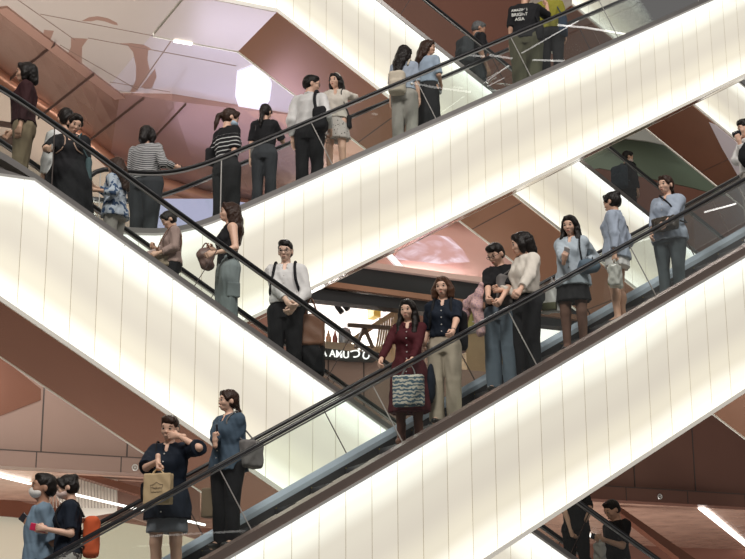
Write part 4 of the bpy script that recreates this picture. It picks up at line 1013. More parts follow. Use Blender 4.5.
# ------------------------------------------------------------------ people
K = cloth; BLK = K('black_cloth', (.014, .014, .016)); BLK2 = K('soft_black_cloth', (.022, .022, .024)); NAVY = K('navy_cloth', (.010, .015, .026)); WHITE = K('white_cloth', (.66, .65, .64)); CREAMC = K('cream_cloth', (.66, .61, .54))
JEAN = K('blue_denim', (.12, .155, .19)); JEANG = K('grey_denim', (.09, .11, .12)); DENS = K('denim_shirt', (.055, .085, .12)); LBLUE = K('light_blue_cloth', (.32, .37, .45)); PALEB = K('pale_denim', (.40, .46, .51))
KHAKI = K('khaki_cloth', (.20, .155, .10)); BEIG = K('beige_cloth', (.42, .36, .28)); MAR = K('maroon_cloth', (.062, .010, .014)); DGREY = K('dark_grey_cloth', (.045, .048, .055)); OLIVE = K('olive_cloth', (.10, .095, .06))
LJEAN = K('light_denim', (.23, .265, .27)); GREYC = K('grey_cloth', (.20, .22, .25)); PALEG = K('pale_grey_cloth', (.36, .34, .31)); MGREY = K('bag_grey', (.17, .16, .155)); BTN = mat('pale_button', (.6, .58, .55), .4)
BTNW = BTN; LEATH = mat('brown_leather', (.17, .075, .04), .45, 0, .15, 10, .2); PHB = mat('phone_black', (.02, .02, .025), .15); PHW = mat('phone_pale', (.6, .58, .58), .2); PLAS = mat('thin_plastic', (.55, .55, .53), .3)
SHEER = K('sheer_black_tights', (.17, .095, .07)); MASKW = mat('mask_white', (.75, .72, .68), .7); MASKP = mat('mask_pink', (.72, .55, .50), .7); MASKB = mat('mask_blue', (.42, .55, .68), .7)
# --- nearest escalator, right to left
c = person('P21', 'A', 747, 119, .75, yaw=-95, head=(0, 5, 0), hair=('mid', 'k'), skn='l', shoe='w', label='person at the right edge in a white shirt holding a camera to the face',
    top_g=dict(m=WHITE, sleeve=1.8, hem=.90, loose=.035, name='shirt', collar=True), bot_g=dict(m=PALEG, kind='trousers', leg=(.12, .105, .10)),
    L=dict(px=(739, 141, -.1), curl=.7, pole=(0, -.3, -1)), R=dict(px=(741, 143, .1), curl=.7, pole=(0, -.3, -1)))
hand_item(c, 1, 'camera', (.055, .035, .04), PHB, 'small black camera raised at the right edge of the frame', 'camera', (0, 0, .02), rad=.01)
b = Solid(.04).ell((.20, .0, 1.08), (.10, .17, .19)).wrinkle(.006, 20, 1); place('tote_bag', b, .012, [BLK], 'big black shoulder bag of the person at the right edge', 'bag', c)
c = person('P22', 'A', 666, 176, .72, yaw=-38, head=(-10, 0, 0), hair=('lowpony', 'b'), skn='l', wide=1.18, label='woman in a blue shirt and grey jeans with a dark bag across her front',
    top_g=dict(m=LBLUE, sleeve=1.55, hem=.80, loose=.03, name='shirt', collar=True, neck='v', buttons=BTN, flare=.01), bot_g=dict(m=JEANG, kind='jeans', leg=(.105, .082, .082)),
    L=dict(px=(660, 233, -.30), curl=.6), R=dict(px=(649, 254, -.1), curl=.3))
b = Solid(.02).box((.06, -.22, .955), (.165, .055, .085), .035).box((.06, -.275, .95), (.10, .02, .045), .015).wrinkle(.004, 30, 1)
o = place('messenger_bag', b, .0085, [mat('bag_bronze', (.055, .045, .035), .35, .2, .3, 30, .3)], 'dark bronze messenger bag with pockets held by the woman in grey jeans', 'bag', c)
strap(o, 'strap', [(.19, -.18, 1.0), c['tr']((.12, -.16, 1.18)), c['tr']((-.06, -.07, 1.36)), c['tr']((-.07, .05, 1.36)), c['tr']((.02, .14, 1.2)), (.18, .10, 1.03), (.21, -.12, .99)], .011, BLK)
c = person('P23', 'A', 613, 192, 1.05, yaw=-118, head=(-10, 5, 0), hair=('bun', 'k'), skn='m', label='woman with a hair bun in a pale blue shirt and white shorts facing left',
    top_g=dict(m=LBLUE, sleeve=1.75, hem=.80, loose=.032, name='shirt', collar=True, flare=.015), bot_g=dict(m=WHITE, kind='skirt', hem=.70, flare=.025, name='shorts'),
    L=dict(px=(616, 268, -.25), curl=.8), R=dict(w=(-.2, -.05, .85)))
o, ct, R_ = held_bag(c, 1, 'plastic_bag', .20, .26, .12, mat('clear_plastic', (.5, .5, .46), .15, 0, .3, 25), 'clear plastic bag with green contents held by the woman with a bun', 'bag', drop=.08, fold=.008)
b = Solid(.02).ell(ct+np.array([0, -.03, -.08]), (.07, .055, .04)).wrinkle(.006, 60, 1); place('green_snack', b, .007, [mat('leaf_green', (.16, .22, .04), .6)], 'green food in the clear plastic bag', 'food', c)
shoulder_bag(c, BLK, 'black bag on the far shoulder of the woman with a bun', -1, z=1.12, size=(.05, .10, .14), out=.02)
c = person('P24', 'A', 570, 216, .70, yaw=-22, head=(-3, 6, 0), hair=('longfront', 'k'), skn='l', label='young woman with long black hair, pale denim jacket and black miniskirt holding a phone',
    top_g=dict(m=PALEB, sleeve=1.75, hem=.78, loose=.035, name='denim_jacket', collar=True, neck='v', buttons=BTN, flare=.012), bot_g=dict(m=BLK2, kind='skirt', hem=.60, flare=.035),
    R=dict(px=(566, 265, -.36), curl=.6, d=(.3, -.6, .5), n=(.3, .5, .6)), L=dict(px=(586, 262, -.1), curl=.5))
tights(c, SHEER); hand_item(c, -1, 'phone', (.035, .075, .005), PHW, 'pale phone in the hand of the woman in a pale denim jacket', 'phone')
b = Solid(.03).ell((.225, -.13, .955), (.135, .07, .085)).ell((.2, -.13, 1.0), (.09, .05, .05)).wrinkle(.004, 24, 1)
o = place('shoulder_bag', b, .0085, [K('bag_blue_grey', (.10, .14, .18))], 'rounded blue-grey bag at the hip of the woman holding a phone', 'bag', c)
strap(o, 'strap', [(.16, -.16, 1.0), c['tr']((.13, -.14, 1.2)), c['tr']((.11, -.02, 1.372)), c['tr']((.12, .06, 1.33)), (.2, .12, 1.15), (.27, -.10, 1.0)], .010, BLK)
b = Solid(.02).loft([(.50, .12, .06, -.27, .0), (.80, .06, .04, -.24, 0)]).wrinkle(.007, 26, 4)
o = place('plastic_bag', b, .009, [PLAS], 'white plastic carrier bag hanging between the pale denim jacket and the white blouse', 'bag', c)
b = Solid(.01).box((-.27, -.05, .56), (.085, .035, .045), .01); place('lunch_box', b, .008, [mat('olive_box', (.09, .09, .04), .5)], 'olive box inside the white plastic carrier bag', 'box', c)
strap(o, 'handle', [(-.27, 0, .78), (-.24, -.02, .88), (-.235, -.03, .90), (-.22, 0, .78)], .006, PLAS)
c = person('P25', 'A', 524, 232, .66, yaw=-62, head=(-30, 8, 0), hair=('bob', 'k'), skn='l', label='woman with a black bob in a cream blouse and black trousers turned towards her friend',
    top_g=dict(m=CREAMC, sleeve=1.8, hem=.95, loose=.036, name='blouse', flare=.005), bot_g=dict(m=BLK, kind='trousers', leg=(.108, .09, .085)),
    L=dict(px=(516, 299, -.40), curl=.5), R=dict(px=(499, 290, .1), curl=.4))
shoulder_bag(c, MGREY, 'grey shoulder bag in front of the cream blouse', -1, size=(.05, .11, .16), z=1.03, out=.0, y=-.12, name='tote_bag')
c = person('P26', 'A', 499, 243, 1.0, yaw=-28, head=(-18, 24, 0), hair=('mid', 'k'), skn='l', glasses=True, label='person in black top, glasses and blue jeans looking down, pink jacket over arm',
    top_g=dict(m=BLK, sleeve=.95, hem=.92, loose=.026, name='tshirt'), bot_g=dict(m=JEAN, kind='jeans', leg=(.115, .10, .10)),
    R=dict(px=(488, 309, -.34), curl=.6), L=dict(px=(497, 309, -.38), curl=.6))
b = Solid(.03).chain([(-.09, -.30, 1.10), (-.14, -.31, .88), (-.10, -.30, .60)], [.03, .06, .05], .03).chain([(-.12, -.30, 1.02), (-.26, -.26, .93), (-.33, -.22, .70), (-.345, -.20, .45)], [.035, .05, .045, .03], .03).wrinkle(.006, 30, 2)
place('pink_jacket', b, .009, [K('pink_stripe', (.58, .38, .36), 'floral', (.40, .26, .30), 55)], 'folded pale pink patterned jacket hanging over an arm above the handrail', 'jacket', c)
b = Solid(.02).box((-.22, -.20, .74), (.10, .04, .12), .03).wrinkle(.003, 30, 1); o = place('cloth_bag', b, .009, [K('printed_bag', (.50, .47, .45), 'floral', (.30, .28, .10), 14)], 'small printed cloth bag behind the hanging pink jacket', 'bag', c)
strap(o, 'handle', [(-.27, -.2, .85), (-.23, -.24, .98), (-.17, -.2, .85)], .006, MGREY)
c = person('P27', 'A', 443, 277, .75, yaw=-14, head=(-4, 0, 0), hair=('curlbob', 'r'), skn='l', label='woman in a navy blouse and beige trousers with one hand on the handrail',
    top_g=dict(m=NAVY, sleeve=.92, hem=.94, neck='v', collar=True, name='blouse', loose=.028, flare=.0, buttons=BTN), bot_g=dict(m=BEIG, kind='trousers', leg=(.112, .098, .092), waist=1.0),
    L=dict(px=(452, 336, -.42), curl=.5), R=dict(w=(-.22, -.0, .86)))
backpack(c, BLK, 'black backpack on the woman in a navy blouse', size=(.13, .08, .22), z=1.06, dx=.09)
mb = MB(); q = c['wor'](c['arms'][1][2]); f_ = c['wor'](c['arms'][1][1])-q; mb.tube([q+f_*.04, q+f_*.08], .030, 12); thing_mesh('wristwatch', mb, STEEL, 'steel watch on the wrist resting on the handrail above the beige trousers', 'watch')
c = person('P28', 'A', 408, 300, .82, yaw=-12, head=(-8, 2, 0), hair=('longfront', 'k'), skn='l', shoe='n', label='woman in a long maroon dress with long dark hair carrying a patterned tote',
    top_g=dict(m=MAR, sleeve=1.85, hem=.36, loose=.016, name='dress', neck='v', flare=.018, collar=True, buttons=BTN, pleat=.05, waist=1.), R=dict(px=(375, 373, -.12), curl=.5, pole=(-.6, .6, -.6)), L=dict(px=(408, 371, -.30), curl=.85))
tights(c, K('brown_tights', (.10, .045, .032)))
held_bag(c, 1, 'tote_bag', .34, .34, .10, K('tote_pattern', (.08, .13, .17), 'waves', (.55, .52, .44), 7.5), 'white and slate blue patterned tote bag hanging from the hand of the woman in maroon', 'bag', MGREY, drop=.12, off=(-.01, -.03))
b = Solid(.03).ell((.235, .05, .68), (.05, .08, .22)).wrinkle(.004, 24, 1); place('long_bag', b, .011, [NAVY], 'long navy bag hanging between the maroon dress and the beige trousers', 'bag', c)
c = person('P29', 'A', 229, 390, .80, yaw=-42, head=(-22, -6, 0), hair=('lowpony', 'b'), skn='l', wide=1.16, label='woman in a denim shirt and black trousers holding a small black device',
    top_g=dict(m=DENS, sleeve=1.6, hem=.78, loose=.026, name='denim_shirt', collar=True, flare=.014, buttons=BTN, neck='v', hemdip=1), bot_g=dict(m=BLK, kind='trousers', leg=(.108, .088, .085)),
    R=dict(px=(215, 441, -.22), curl=.9, d=(0, -.1, 1), n=(.3, .8, 0), pole=(-.5, .3, -1)), L=dict(px=(236, 472, -.05), curl=.5, pole=(.5, 1, -.3)))
hand_item(c, -1, 'vape_pen', (.010, .055, .010), PHB, 'small black device held up by the woman in the denim shirt', 'device', (0, -.0, .03))
shoulder_bag(c, MGREY, 'grey shoulder bag behind the woman in the denim shirt', 1, size=(.07, .13, .14), z=.95, y=.12, out=.02)
b = Solid(.01).box((-.28, .10, .50), (.13, .07, .15), .008, R=rotm('Z', 20)); o = place('paper_bag', b, .009, [mat('kraft_dark', (.22, .16, .10), .7)], 'brown paper bag beside the legs of the woman in the denim shirt', 'bag', c)
strap(o, 'handle', [(-.33, .1, .64), (-.29, .06, .76), (-.24, .1, .64)], .005, mat('kraft_dark', (.22, .16, .10)))
c = person('P30', 'A', 170, 416, .72, yaw=-12, head=(2, 4, 4), hair=('mid', 'b'), skn='l', lips=False, label='woman in a navy shirt and grey miniskirt covering her mouth with one hand',
    top_g=dict(m=NAVY, sleeve=1.0, hem=.68, loose=.036, name='shirt', collar=True, neck='v', buttons=BTN, flare=.014, sl_loose=.045), bot_g=dict(m=GREYC, kind='skirt', hem=.56, flare=.02, pleat=.0),
    L=dict(px=(179, 436, -.21), curl=.3, d=(-.95, .05, .12), n=(.1, 1, 0), pole=(1, -.3, -.5)), R=dict(px=(158, 461, -.32), curl=.9, d=(.1, -.2, -1), pole=(-.8, .6, -.3)))
o, ct, R_ = held_bag(c, -1, 'paper_bag', .25, .27, .09, mat('kraft', (.50, .37, .21), .7, 0, .06, 8), 'tan paper bag with a small printed emblem held by the woman covering her mouth', 'bag', mat('kraft', (.5, .37, .21)), drop=.05, paper=True, off=(.02, -.03))
mb = MB(); fr = -.047; P3 = lambda a, b: tuple(ct+R_@np.array([a, fr, b])); INK = mat('emblem_ink', (.17, .12, .08), .7)
pts = [(-.05, .0), (-.058, .03), (-.03, .035), (0, .055), (.03, .035), (.058, .03), (.05, .0), (.052, -.03), (-.052, -.03), (-.05, 0)]
mb.tube([P3(*q) for q in pts], .0022, 5)
em = mb.build('emblem', INK, o)
text('print', 'Thank you', ct+R_@np.array([0, fr-.001, .005]), .022, INK, o, ext=.001)
shoulder_bag(c, BLK, 'black shoulder bag under the arm of the woman in a navy shirt', -1, size=(.04, .10, .09), z=.93, out=.03)
c = person('P31', 'A', 71, 475, .70, yaw=-82, head=(0, 10, 0), hair=('bun', 'k'), skn='l', mask=MASKP, label='masked woman with a hair bun in a navy tee looking at a phone',
    top_g=dict(m=NAVY, sleeve=.85, hem=.86, loose=.026, name='tshirt'), bot_g=dict(m=K('pattern_white', (.5, .48, .45), 'floral', (.08, .07, .07), 22), kind='trousers'),
    L=dict(px=(46, 529, -.12), curl=.6, pole=(.2, .6, -1)), R=dict(px=(44, 531, .12), curl=.6, pole=(-.2, .6, -1)))
hand_item(c, 1, 'phone', (.036, .078, .005), mat('phone_red', (.55, .02, .08), .3), 'red phone held by the masked woman in navy', 'phone')
b = Solid(.04).box((0, .22, 1.02), (.11, .08, .20), .06); b.wrinkle(.004, 20, 1); o = place('backpack', b, .01, [K('orange_bag', (.55, .10, .035))], 'orange backpack behind the masked woman in navy', 'backpack', c)
strap(o, 'strap', [(.1, .15, 1.2), (.09, .05, 1.36), (.1, -.06, 1.33), (.12, -.12, 1.2), (.15, .0, 1.0), (.1, .16, .92)], .011, BLK)
c = person('P32', 'A', 43, 474, 1.05, yaw=-72, head=(0, -12, 0), hair=('short', 'k'), skn='t', male=True, mask=MASKW, label='masked man in a light blue tee looking up at the lower left',
    top_g=dict(m=K('powder_blue', (.19, .27, .35)), sleeve=.9, hem=.84, loose=.026, name='tshirt'), bot_g=dict(m=BLK, kind='trousers'), L=dict(px=(34, 526, -.05), curl=.6, pole=(.2, .6, -1)), R=dict(w=(-.2, -.1, .85)))
hand_item(c, 1, 'phone', (.036, .078, .005), PHB, 'black phone held by the masked man in light blue', 'phone')
# --- second escalator, descending from the upper left
c = person('P1', 'C', 27, 63, .72, yaw=-78, head=(0, -3, 0), hair=('bob', 'k'), skn='m', label='person in a dark maroon shirt and khaki trousers at the top of the descending escalator',
    top_g=dict(m=K('dark_maroon', (.035, .012, .014)), sleeve=1.7, hem=.90, loose=.032, name='shirt', collar=True), bot_g=dict(m=KHAKI, kind='trousers', leg=(.12, .10, .09)), R=dict(w=(-.2, -.12, .88)))
c = person('P2', 'C', 66, 109, 1.2, yaw=-150, hair=('short', 'k'), skn='m', eyes=False, label='person in white mostly hidden behind the woman in a black dress', top_g=dict(m=WHITE, sleeve=1.6, hem=.85, name='shirt'), bot_g=dict(m=DGREY, kind='trousers'))
c = person('P3', 'C', 72, 114, .72, yaw=8, head=(28, 22, 8), hair=('lowbun', 'k'), skn='l', wide=1.22, label='woman in a black dress with a pale ribbon collar looking down to the right',
    top_g=dict(m=BLK, sleeve=.9, hem=.34, loose=.024, name='dress', neck='v', flare=.03), R=dict(px=(48, 149, -.30), curl=.7, pole=(-1, .5, -.6)), L=dict(px=(85, 188, -.05), curl=.3))
mb = MB(); tr = c['tr']
def on_front(x, z, pad=.004):
    y_ = np.linspace(-.3, 0, 90); pts = np.array([tr((x, a, z)) for a in y_]); v = c['top'].value(pts); i = np.argmax(v < 0); return tr((x, y_[i]-pad, z))
for q in (-1, 1): mb.tube([on_front(q*x, z, .006) for x, z in ((.075, 1.335), (.055, 1.28), (.05, 1.20), (.085, 1.13), (.15, 1.10))], .008, 6)
mb.build('ribbon_trim', mat('ribbon_tan', (.40, .27, .20), .6), c['root'], True)
hand_item(c, -1, 'phone', (.034, .070, .005), PHW, 'white phone held by the woman in a black dress', 'phone', (0, 0, .03))
shoulder_bag(c, K('teal_bag', (.07, .11, .12)), 'slim teal bag at the side of the woman in a black dress', 1, size=(.035, .07, .17), z=.92, out=.015)
c = person('P4', 'C', 117, 158, .85, yaw=-112, head=(0, 4, 0), hair=('longback', 'b'), skn='m', label='woman with long brown hair in a blue floral top holding a drink',
    top_g=dict(m=K('floral_top', (.42, .46, .53), 'floral', (.045, .08, .16), 16), sleeve=1.6, hem=.80, loose=.034, name='floral_top', flare=.02), bot_g=dict(m=PALEG, kind='trousers'),
    R=dict(px=(93, 186, .0), curl=.7, pole=(-.4, .4, -1)), L=dict(px=(96, 190, -.18), curl=.6, pole=(.4, .4, -1)))
b = Solid(0).loft([(-.02, .030, .030, 0, 0), (.12, .040, .040, 0, 0)], 0, (np.eye(3), c['arms'][-1][2]+np.array([0, -.06, .0]))); place('drink_cup', b, .005, [mat('cup_green', (.14, .22, .16), .3)], 'green drink cup held by the woman in a floral top', 'cup', c)
c = person('P5', 'C', 173, 213, 1.05, yaw=-72, head=(0, 26, 0), hair=('lowbun', 'k'), skn='l', label='woman in a dusty pink cardigan bowing her head over a tablet',
    top_g=dict(m=K('dusty_pink', (.34, .24, .215)), sleeve=1.75, hem=.86, loose=.034, name='cardigan', neck='v', open_=True), bot_g=dict(m=BLK, kind='trousers'), L=dict(px=(158, 253, -.15), curl=.5, pole=(.4, .5, -1)), R=dict(px=(155, 248, .05), curl=.5, pole=(-.4, .5, -1)))
g = Solid(.02).loft([(.86, .13, .10, 0, -.01), (1.1, .13, .105, 0, -.008), (1.30, .10, .07, 0, -.01)]); qmesh('inner_top', [(*g.mesh(.012), 0)], [BLK], c['root'])
hand_item(c, 1, 'tablet', (.055, .085, .006), mat('tablet_pink', (.45, .33, .30), .3), 'pale pink tablet held low by the woman in a dusty pink cardigan', 'tablet', (0, -.02, .02))
b = Solid(.02).box((.10, -.12, .88), (.06, .16, .09), .04).wrinkle(.003, 30, 1); o = place('shoulder_bag', b, .0085, [mat('bag_beige', (.30, .24, .17), .5)], 'beige handbag in front of the woman in a dusty pink cardigan', 'bag', c)
strap(o, 'strap', [(.1, -.24, .95), (.14, -.15, 1.2), (.12, -.02, 1.37), (.12, .08, 1.3), (.13, .1, 1.1), (.1, .02, .95)], .008, LEATH)
c = person('P6', 'C', 229, 203, .72, yaw=-70, head=(-8, -10, 0), hair=('longback', 'b'), skn='l', label='woman in a black sleeveless top and light cargo jeans gazing up to the left',
    top_g=dict(m=BLK, sleeve=0, hem=.90, loose=.014, name='tank_top', neck='tank'), bot_g=dict(m=LJEAN, kind='jeans', leg=(.125, .115, .115)),
    L=dict(px=(215, 253, -.2), curl=.5, pole=(.3, 1, -.4)), R=dict(px=(214, 250, .1), curl=.5))
b = Solid(0).box((.185, .02, .58), (.02, .075, .085), .015); qmesh('cargo_pocket', [(*b.mesh(.008), 0)], [LJEAN], c['root'])
b = Solid(.03).ell((.03, -.26, .98), (.07, .10, .09)).ell((.03, -.24, .88), (.06, .08, .07)).wrinkle(.005, 30, 1); o = place('handbag', b, .009, [mat('bag_taupe', (.16, .095, .08), .5)], 'brown handbag clutched by the woman in light cargo jeans', 'bag', c)
strap(o, 'handle', [(.03, -.32, 1.02), (.04, -.26, 1.12), (.03, -.2, 1.02)], .008, LEATH)
c = person('P7', 'C', 286, 241, .80, yaw=-6, head=(-4, 4, 0), hair=('mid', 'k'), skn='p', male=True, glasses=True, label='man in a white shirt and glasses with black backpack straps, hands clasped',
    top_g=dict(m=WHITE, sleeve=1.7, hem=.93, loose=.024, name='shirt', collar=True, neck='v', buttons=BTN), bot_g=dict(m=BLK, kind='trousers', leg=(.115, .095, .09)),
    L=dict(px=(294, 307, -.25), curl=.6, pole=(1, .6, -.2)), R=dict(px=(288, 303, -.27), curl=.6, pole=(-1, .6, -.2)))
backpack(c, BLK, 'black backpack worn by the man in a white shirt', size=(.17, .10, .24), z=1.05, dx=.03)
b = Solid(.03).box((.26, .12, .66), (.14, .08, .17), .03).wrinkle(.004, 22, 1); o = place('tote_bag', b, .01, [LEATH], 'brown leather tote beside the legs of the man in a white shirt', 'bag', c)
strap(o, 'handle', [(.19, .1, .82), (.26, .05, 1.0), (.33, .1, .82)], .009, LEATH)
b = Solid(.04).box((.26, .16, .38), (.13, .10, .20), .05).wrinkle(.004, 22, 1); place('black_case', b, .011, [BLK], 'soft black bag standing below the brown leather tote', 'bag', c)
c = person('P33', 'C', 615, 499, .80, yaw=-58, head=(-8, 22, 0), hair=('short', 'k'), skn='m', male=True, label='man in a black tee bent over his phone near the bottom edge',
    top_g=dict(m=BLK, sleeve=.85, hem=.86, loose=.026, name='tshirt'), bot_g=dict(m=DGREY, kind='trousers'), L=dict(px=(604, 540, -.2), curl=.6, pole=(.3, .8, -1)), R=dict(px=(600, 541, .05), curl=.6, pole=(-.3, .8, -1)))
hand_item(c, 1, 'phone', (.036, .078, .005), PHB, 'dark phone held by the man in a black tee at the bottom', 'phone', (0, 0, .01))
held_bag(c, 1, 'plastic_bag', .16, .26, .08, PLAS, 'thin white plastic bag held by the man with a phone at the bottom', 'bag', drop=.05, fold=.008)
c = person('P34', 'C', 574, 482, .85, yaw=150, head=(-30, 10, 0), hair=('short', 'k'), skn='l', eyes=False, H=1.60, label='person in black with bare arms half hidden below the nearest lit panel',
    top_g=dict(m=BLK, sleeve=.8, hem=.84, loose=.03, name='tshirt'), bot_g=dict(m=BLK, kind='trousers'), R=dict(px=(584, 524, -.1), curl=.5, pole=(-.6, .6, -.8)), L=dict(px=(572, 536, -.1), curl=.5))
c = person('P35', 'C', 695, 557, .8, yaw=-30, hair=('short', 'k'), skn='m', eyes=False, H=1.6, label='person of whom only the top of a dark head shows at the bottom edge', top_g=dict(m=BLK, sleeve=.8, hem=.84, name='tshirt'), bot_g=dict(m=DGREY, kind='trousers'))
# --- long rising escalator in the upper half
c = person('P9', 'B', 147, 126, .80, yaw=160, head=(-10, 6, 0), hair=('bob', 'k'), skn='l', wide=1.26, eyes=False, label='woman in a finely striped black and white top at the foot of the upper escalator',
    top_g=dict(m=K('fine_stripes', (.03, .03, .035), 'stripes', (.50, .50, .50), 42), sleeve=1.7, hem=.88, loose=.030, name='striped_top'), bot_g=dict(m=DGREY, kind='trousers', leg=(.125, .11, .10)),
    R=dict(px=(176, 167, -.15), curl=.6, pole=(-.5, .3, -1)))
hand_item(c, -1, 'phone', (.034, .07, .005), PHB, 'black phone held over the rail by the woman in stripes', 'phone', (0, 0, .02))
c = person('P10', 'B', 228, 105, .78, yaw=140, head=(-25, 12, 0), hair=('pony', 'b'), skn='l', mask=MASKB, label='woman with a ponytail and blue mask in a black top with white chest stripes',
    top_g=dict(m=K('banded_black', (.014, .014, .016), 'chest_stripes', (.6, .6, .6), 20), sleeve=.9, hem=.98, loose=.028, name='tshirt'), bot_g=dict(m=BLK2, kind='trousers', leg=(.12, .105, .10), waist=1.02),
    R=dict(px=(241, 150, .0), curl=.5, pole=(-.3, .6, -1)))
shoulder_bag(c, BLK, 'black bag behind the woman with a ponytail', 1, size=(.05, .09, .11), z=1.02, out=.02, y=.06)
c = person('P11', 'B', 265, 104, .82, yaw=172, head=(-12, 8, 0), hair=('lowpony', 'k'), skn='l', eyes=False, label='woman in a plain black tee and dark grey trousers seen from behind',
    top_g=dict(m=BLK, sleeve=.9, hem=.98, loose=.026, name='tshirt'), bot_g=dict(m=DGREY, kind='trousers', leg=(.118, .092, .085), waist=1.02), R=dict(px=(278, 136, .15), curl=.6, d=(-.1, -.3, 1), pole=(-.6, .5, -1)))
shoulder_bag(c, MGREY, 'grey shoulder bag at the hip of the woman in a plain black tee', 1, size=(.05, .08, .10), z=.90, out=-.01, y=-.04)
c = person('P12', 'B', 310, 67, .74, yaw=165, head=(-62, 2, 0), hair=('short', 'k'), skn='l', male=True, glasses=True, label='man in a white shirt and black trousers seen from behind, turning to his companion',
    top_g=dict(m=WHITE, sleeve=1.75, hem=.95, loose=.030, name='shirt', collar=True), bot_g=dict(m=BLK, kind='trousers', leg=(.115, .09, .085)), R=dict(px=(330, 130, -.05), curl=.5))
b = Solid(.04).box((-.17, .10, .99), (.085, .10, .15), .05).wrinkle(.004, 26, 1); o = place('backpack', b, .01, [BLK], 'black backpack slung on one shoulder of the man seen from behind', 'backpack', c)
strap(o, 'strap', [(-.13, .16, 1.1), (-.10, .135, 1.25), (-.10, .05, 1.385), (-.11, -.05, 1.36), (-.15, -.12, 1.2), (-.17, -.02, 1.1)], .020, BLK)
c = person('P13', 'B', 336, 74, 1.0, yaw=-8, head=(-20, -2, 0), hair=('long', 'k'), skn='l', shoe='w', label='woman with a headband in a cream cardigan and dotted miniskirt',
    top_g=dict(m=CREAMC, sleeve=1.8, hem=.92, loose=.028, name='cardigan', neck='v', buttons=BTN), bot_g=dict(m=K('dotted_cloth', (.50, .46, .43), 'dots', (.03, .03, .03), 26), kind='skirt', hem=.60, flare=.04, pleat=.05),
    L=dict(px=(358, 97, .35), curl=.5, pole=(.2, .3, -1)), R=dict(w=(-.2, -.08, .84)))
hb = Solid(.004).chain([c['hr']((.085*math.cos(t), .0, 1.535+.095*math.sin(t))) for t in np.linspace(.15, math.pi-.15, 9)], [.009]*9, .003); qmesh('headband', [(*hb.mesh(.006), 0)], [CREAMC], c['root'])
shoulder_bag(c, BLK, 'small black bag at the hip of the woman with a headband', 1, size=(.03, .07, .10), z=.86, out=.03)
c = person('P14', 'B', 404, 46, .72, yaw=168, head=(-30, 4, 0), hair=('longback', 'k'), skn='l', eyes=False, label='woman with long black hair, pale blue top and cream backpack, back turned',
    top_g=dict(m=LBLUE, sleeve=.95, hem=.93, loose=.028, name='tshirt'), bot_g=dict(m=PALEG, kind='trousers', leg=(.12, .105, .10)))
backpack(c, K('cream_canvas', (.52, .46, .37)), 'cream backpack of the woman with long black hair', size=(.12, .08, .18), z=.98, dx=.07)
c = person('P15', 'B', 427, 41, .88, yaw=150, head=(-72, 0, 0), hair=('long', 'b'), skn='m', label='woman in a pale blue tee and long black skirt looking back over her shoulder',
    top_g=dict(m=K('sky_cloth', (.30, .37, .46)), sleeve=.95, hem=.95, loose=.028, name='tshirt'), bot_g=dict(m=BLK2, kind='skirt', hem=.12, flare=.012, waist=1.0, name='long_skirt'), R=dict(px=(441, 85, .0), curl=.5, pole=(-.4, .6, -1)))
shoulder_bag(c, NAVY, 'navy shoulder bag of the woman looking back over her shoulder', 1, size=(.06, .10, .13), z=.98, out=-.0, y=.08)
hand_item(c, -1, 'water_bottle', (.03, .09, .03), mat('clear_bottle', (.45, .48, .48), .1), 'clear bottle in the hand of the woman in a long black skirt', 'bottle', rad=.028, R=np.eye(3)[:, [0, 2, 1]])
c = person('P17', 'B', 524, -16, .68, yaw=168, head=(-10, 4, 0), hair=('short', 'k'), skn='m', wide=1.12, eyes=False, label='person in a black tee with white lettering on the back and olive trousers',
    top_g=dict(m=BLK, sleeve=.9, hem=.84, loose=.034, name='tshirt'), bot_g=dict(m=OLIVE, kind='trousers', leg=(.135, .12, .12)), R=dict(px=(547, 7, .12), curl=.4, pole=(-.3, .2, -1)))
def back_pt(x, z):
    y_ = np.linspace(.35, 0, 90); pts = np.array([c['tr']((x, a, z)) for a in y_]); v = c['top'].value(pts); return y_[np.argmax(v < 0)]
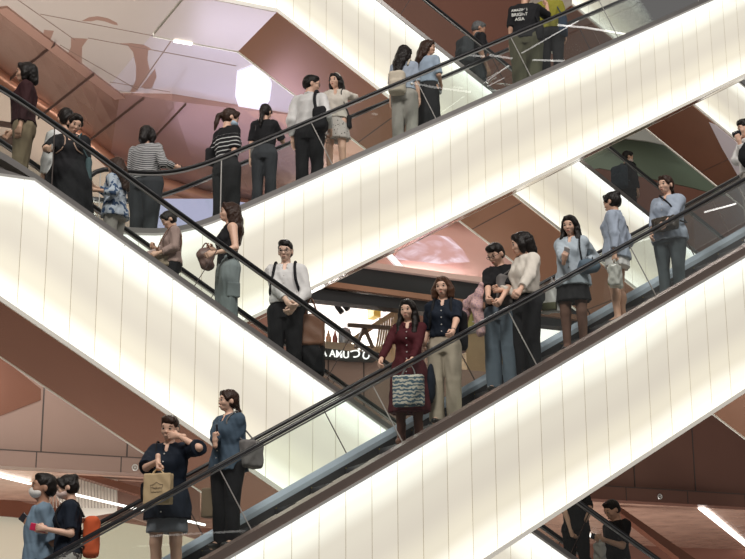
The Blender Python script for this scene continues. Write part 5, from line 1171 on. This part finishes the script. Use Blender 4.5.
for q, (tx, sz) in enumerate((('AMAZING', .048), ('BRIGHT', .062), ('ASIA', .062))):
    z = 1.235-q*.065; y_ = back_pt(.06, z)
    text('lettering', tx, c['tr']((.06, y_+.008, z)), sz, mat('print_white', (.72, .72, .68), .6), c['root'], rot=(math.pi/2, 0, math.pi), ext=.002)
shoulder_bag(c, BLK, 'black bag at the side of the person with a lettered tee', -1, size=(.05, .12, .13), z=.92, out=.01, y=.02)
c = person('P18', 'B', 549, -14, 1.02, yaw=168, head=(0, 0, 0), hair=('lowbun', 'k'), skn='m', wide=1.05, eyes=False, label='person in an olive yellow top and dark trousers beside the lettered black tee',
    top_g=dict(m=K('olive_yellow', (.24, .22, .03)), sleeve=.9, hem=.90, loose=.03, name='top'), bot_g=dict(m=BLK2, kind='trousers', leg=(.115, .09, .085)))
shoulder_bag(c, K('navy_bag', (.02, .04, .075)), 'navy drawstring bag hanging behind the olive yellow top', -1, size=(.06, .13, .15), z=.92, out=.02, y=.10)
# --- escalators further back
c = person('P16', 'D', 476, 16, .78, yaw=118, head=(-12, 14, 0), hair=('short', 'g'), skn='t', male=True, eyes=False, label='grey-haired man in black on the rear descending escalator, seen from behind',
    top_g=dict(m=BLK, sleeve=.9, hem=.86, loose=.026, name='tshirt'), bot_g=dict(m=DGREY, kind='trousers'))
backpack(c, K('charcoal_canvas', (.05, .055, .06)), 'charcoal backpack on the grey-haired man', size=(.14, .10, .21), z=1.08)
c = person('P20', 'D', 626, 151, .78, yaw=128, head=(-25, 8, 0), hair=('short', 'k'), skn='m', mask=MASKP, label='masked person in a black jacket on the rear escalator before the green panel',
    top_g=dict(m=BLK, sleeve=1.8, hem=.82, loose=.045, name='jacket'), bot_g=dict(m=BLK2, kind='trousers'))
backpack(c, K('slate_canvas', (.035, .05, .07)), 'slate backpack on the person in a black jacket', size=(.15, .10, .22), z=1.06)
c = person('P19', 'F', 669, -62, .8, yaw=-60, hair=('short', 'k'), skn='m', eyes=False, wide=1.1, label='person in dark clothes at the top edge on the farthest escalator',
    top_g=dict(m=DGREY, sleeve=1.8, hem=.82, loose=.04, name='jacket'), bot_g=dict(m=BLK2, kind='trousers'))
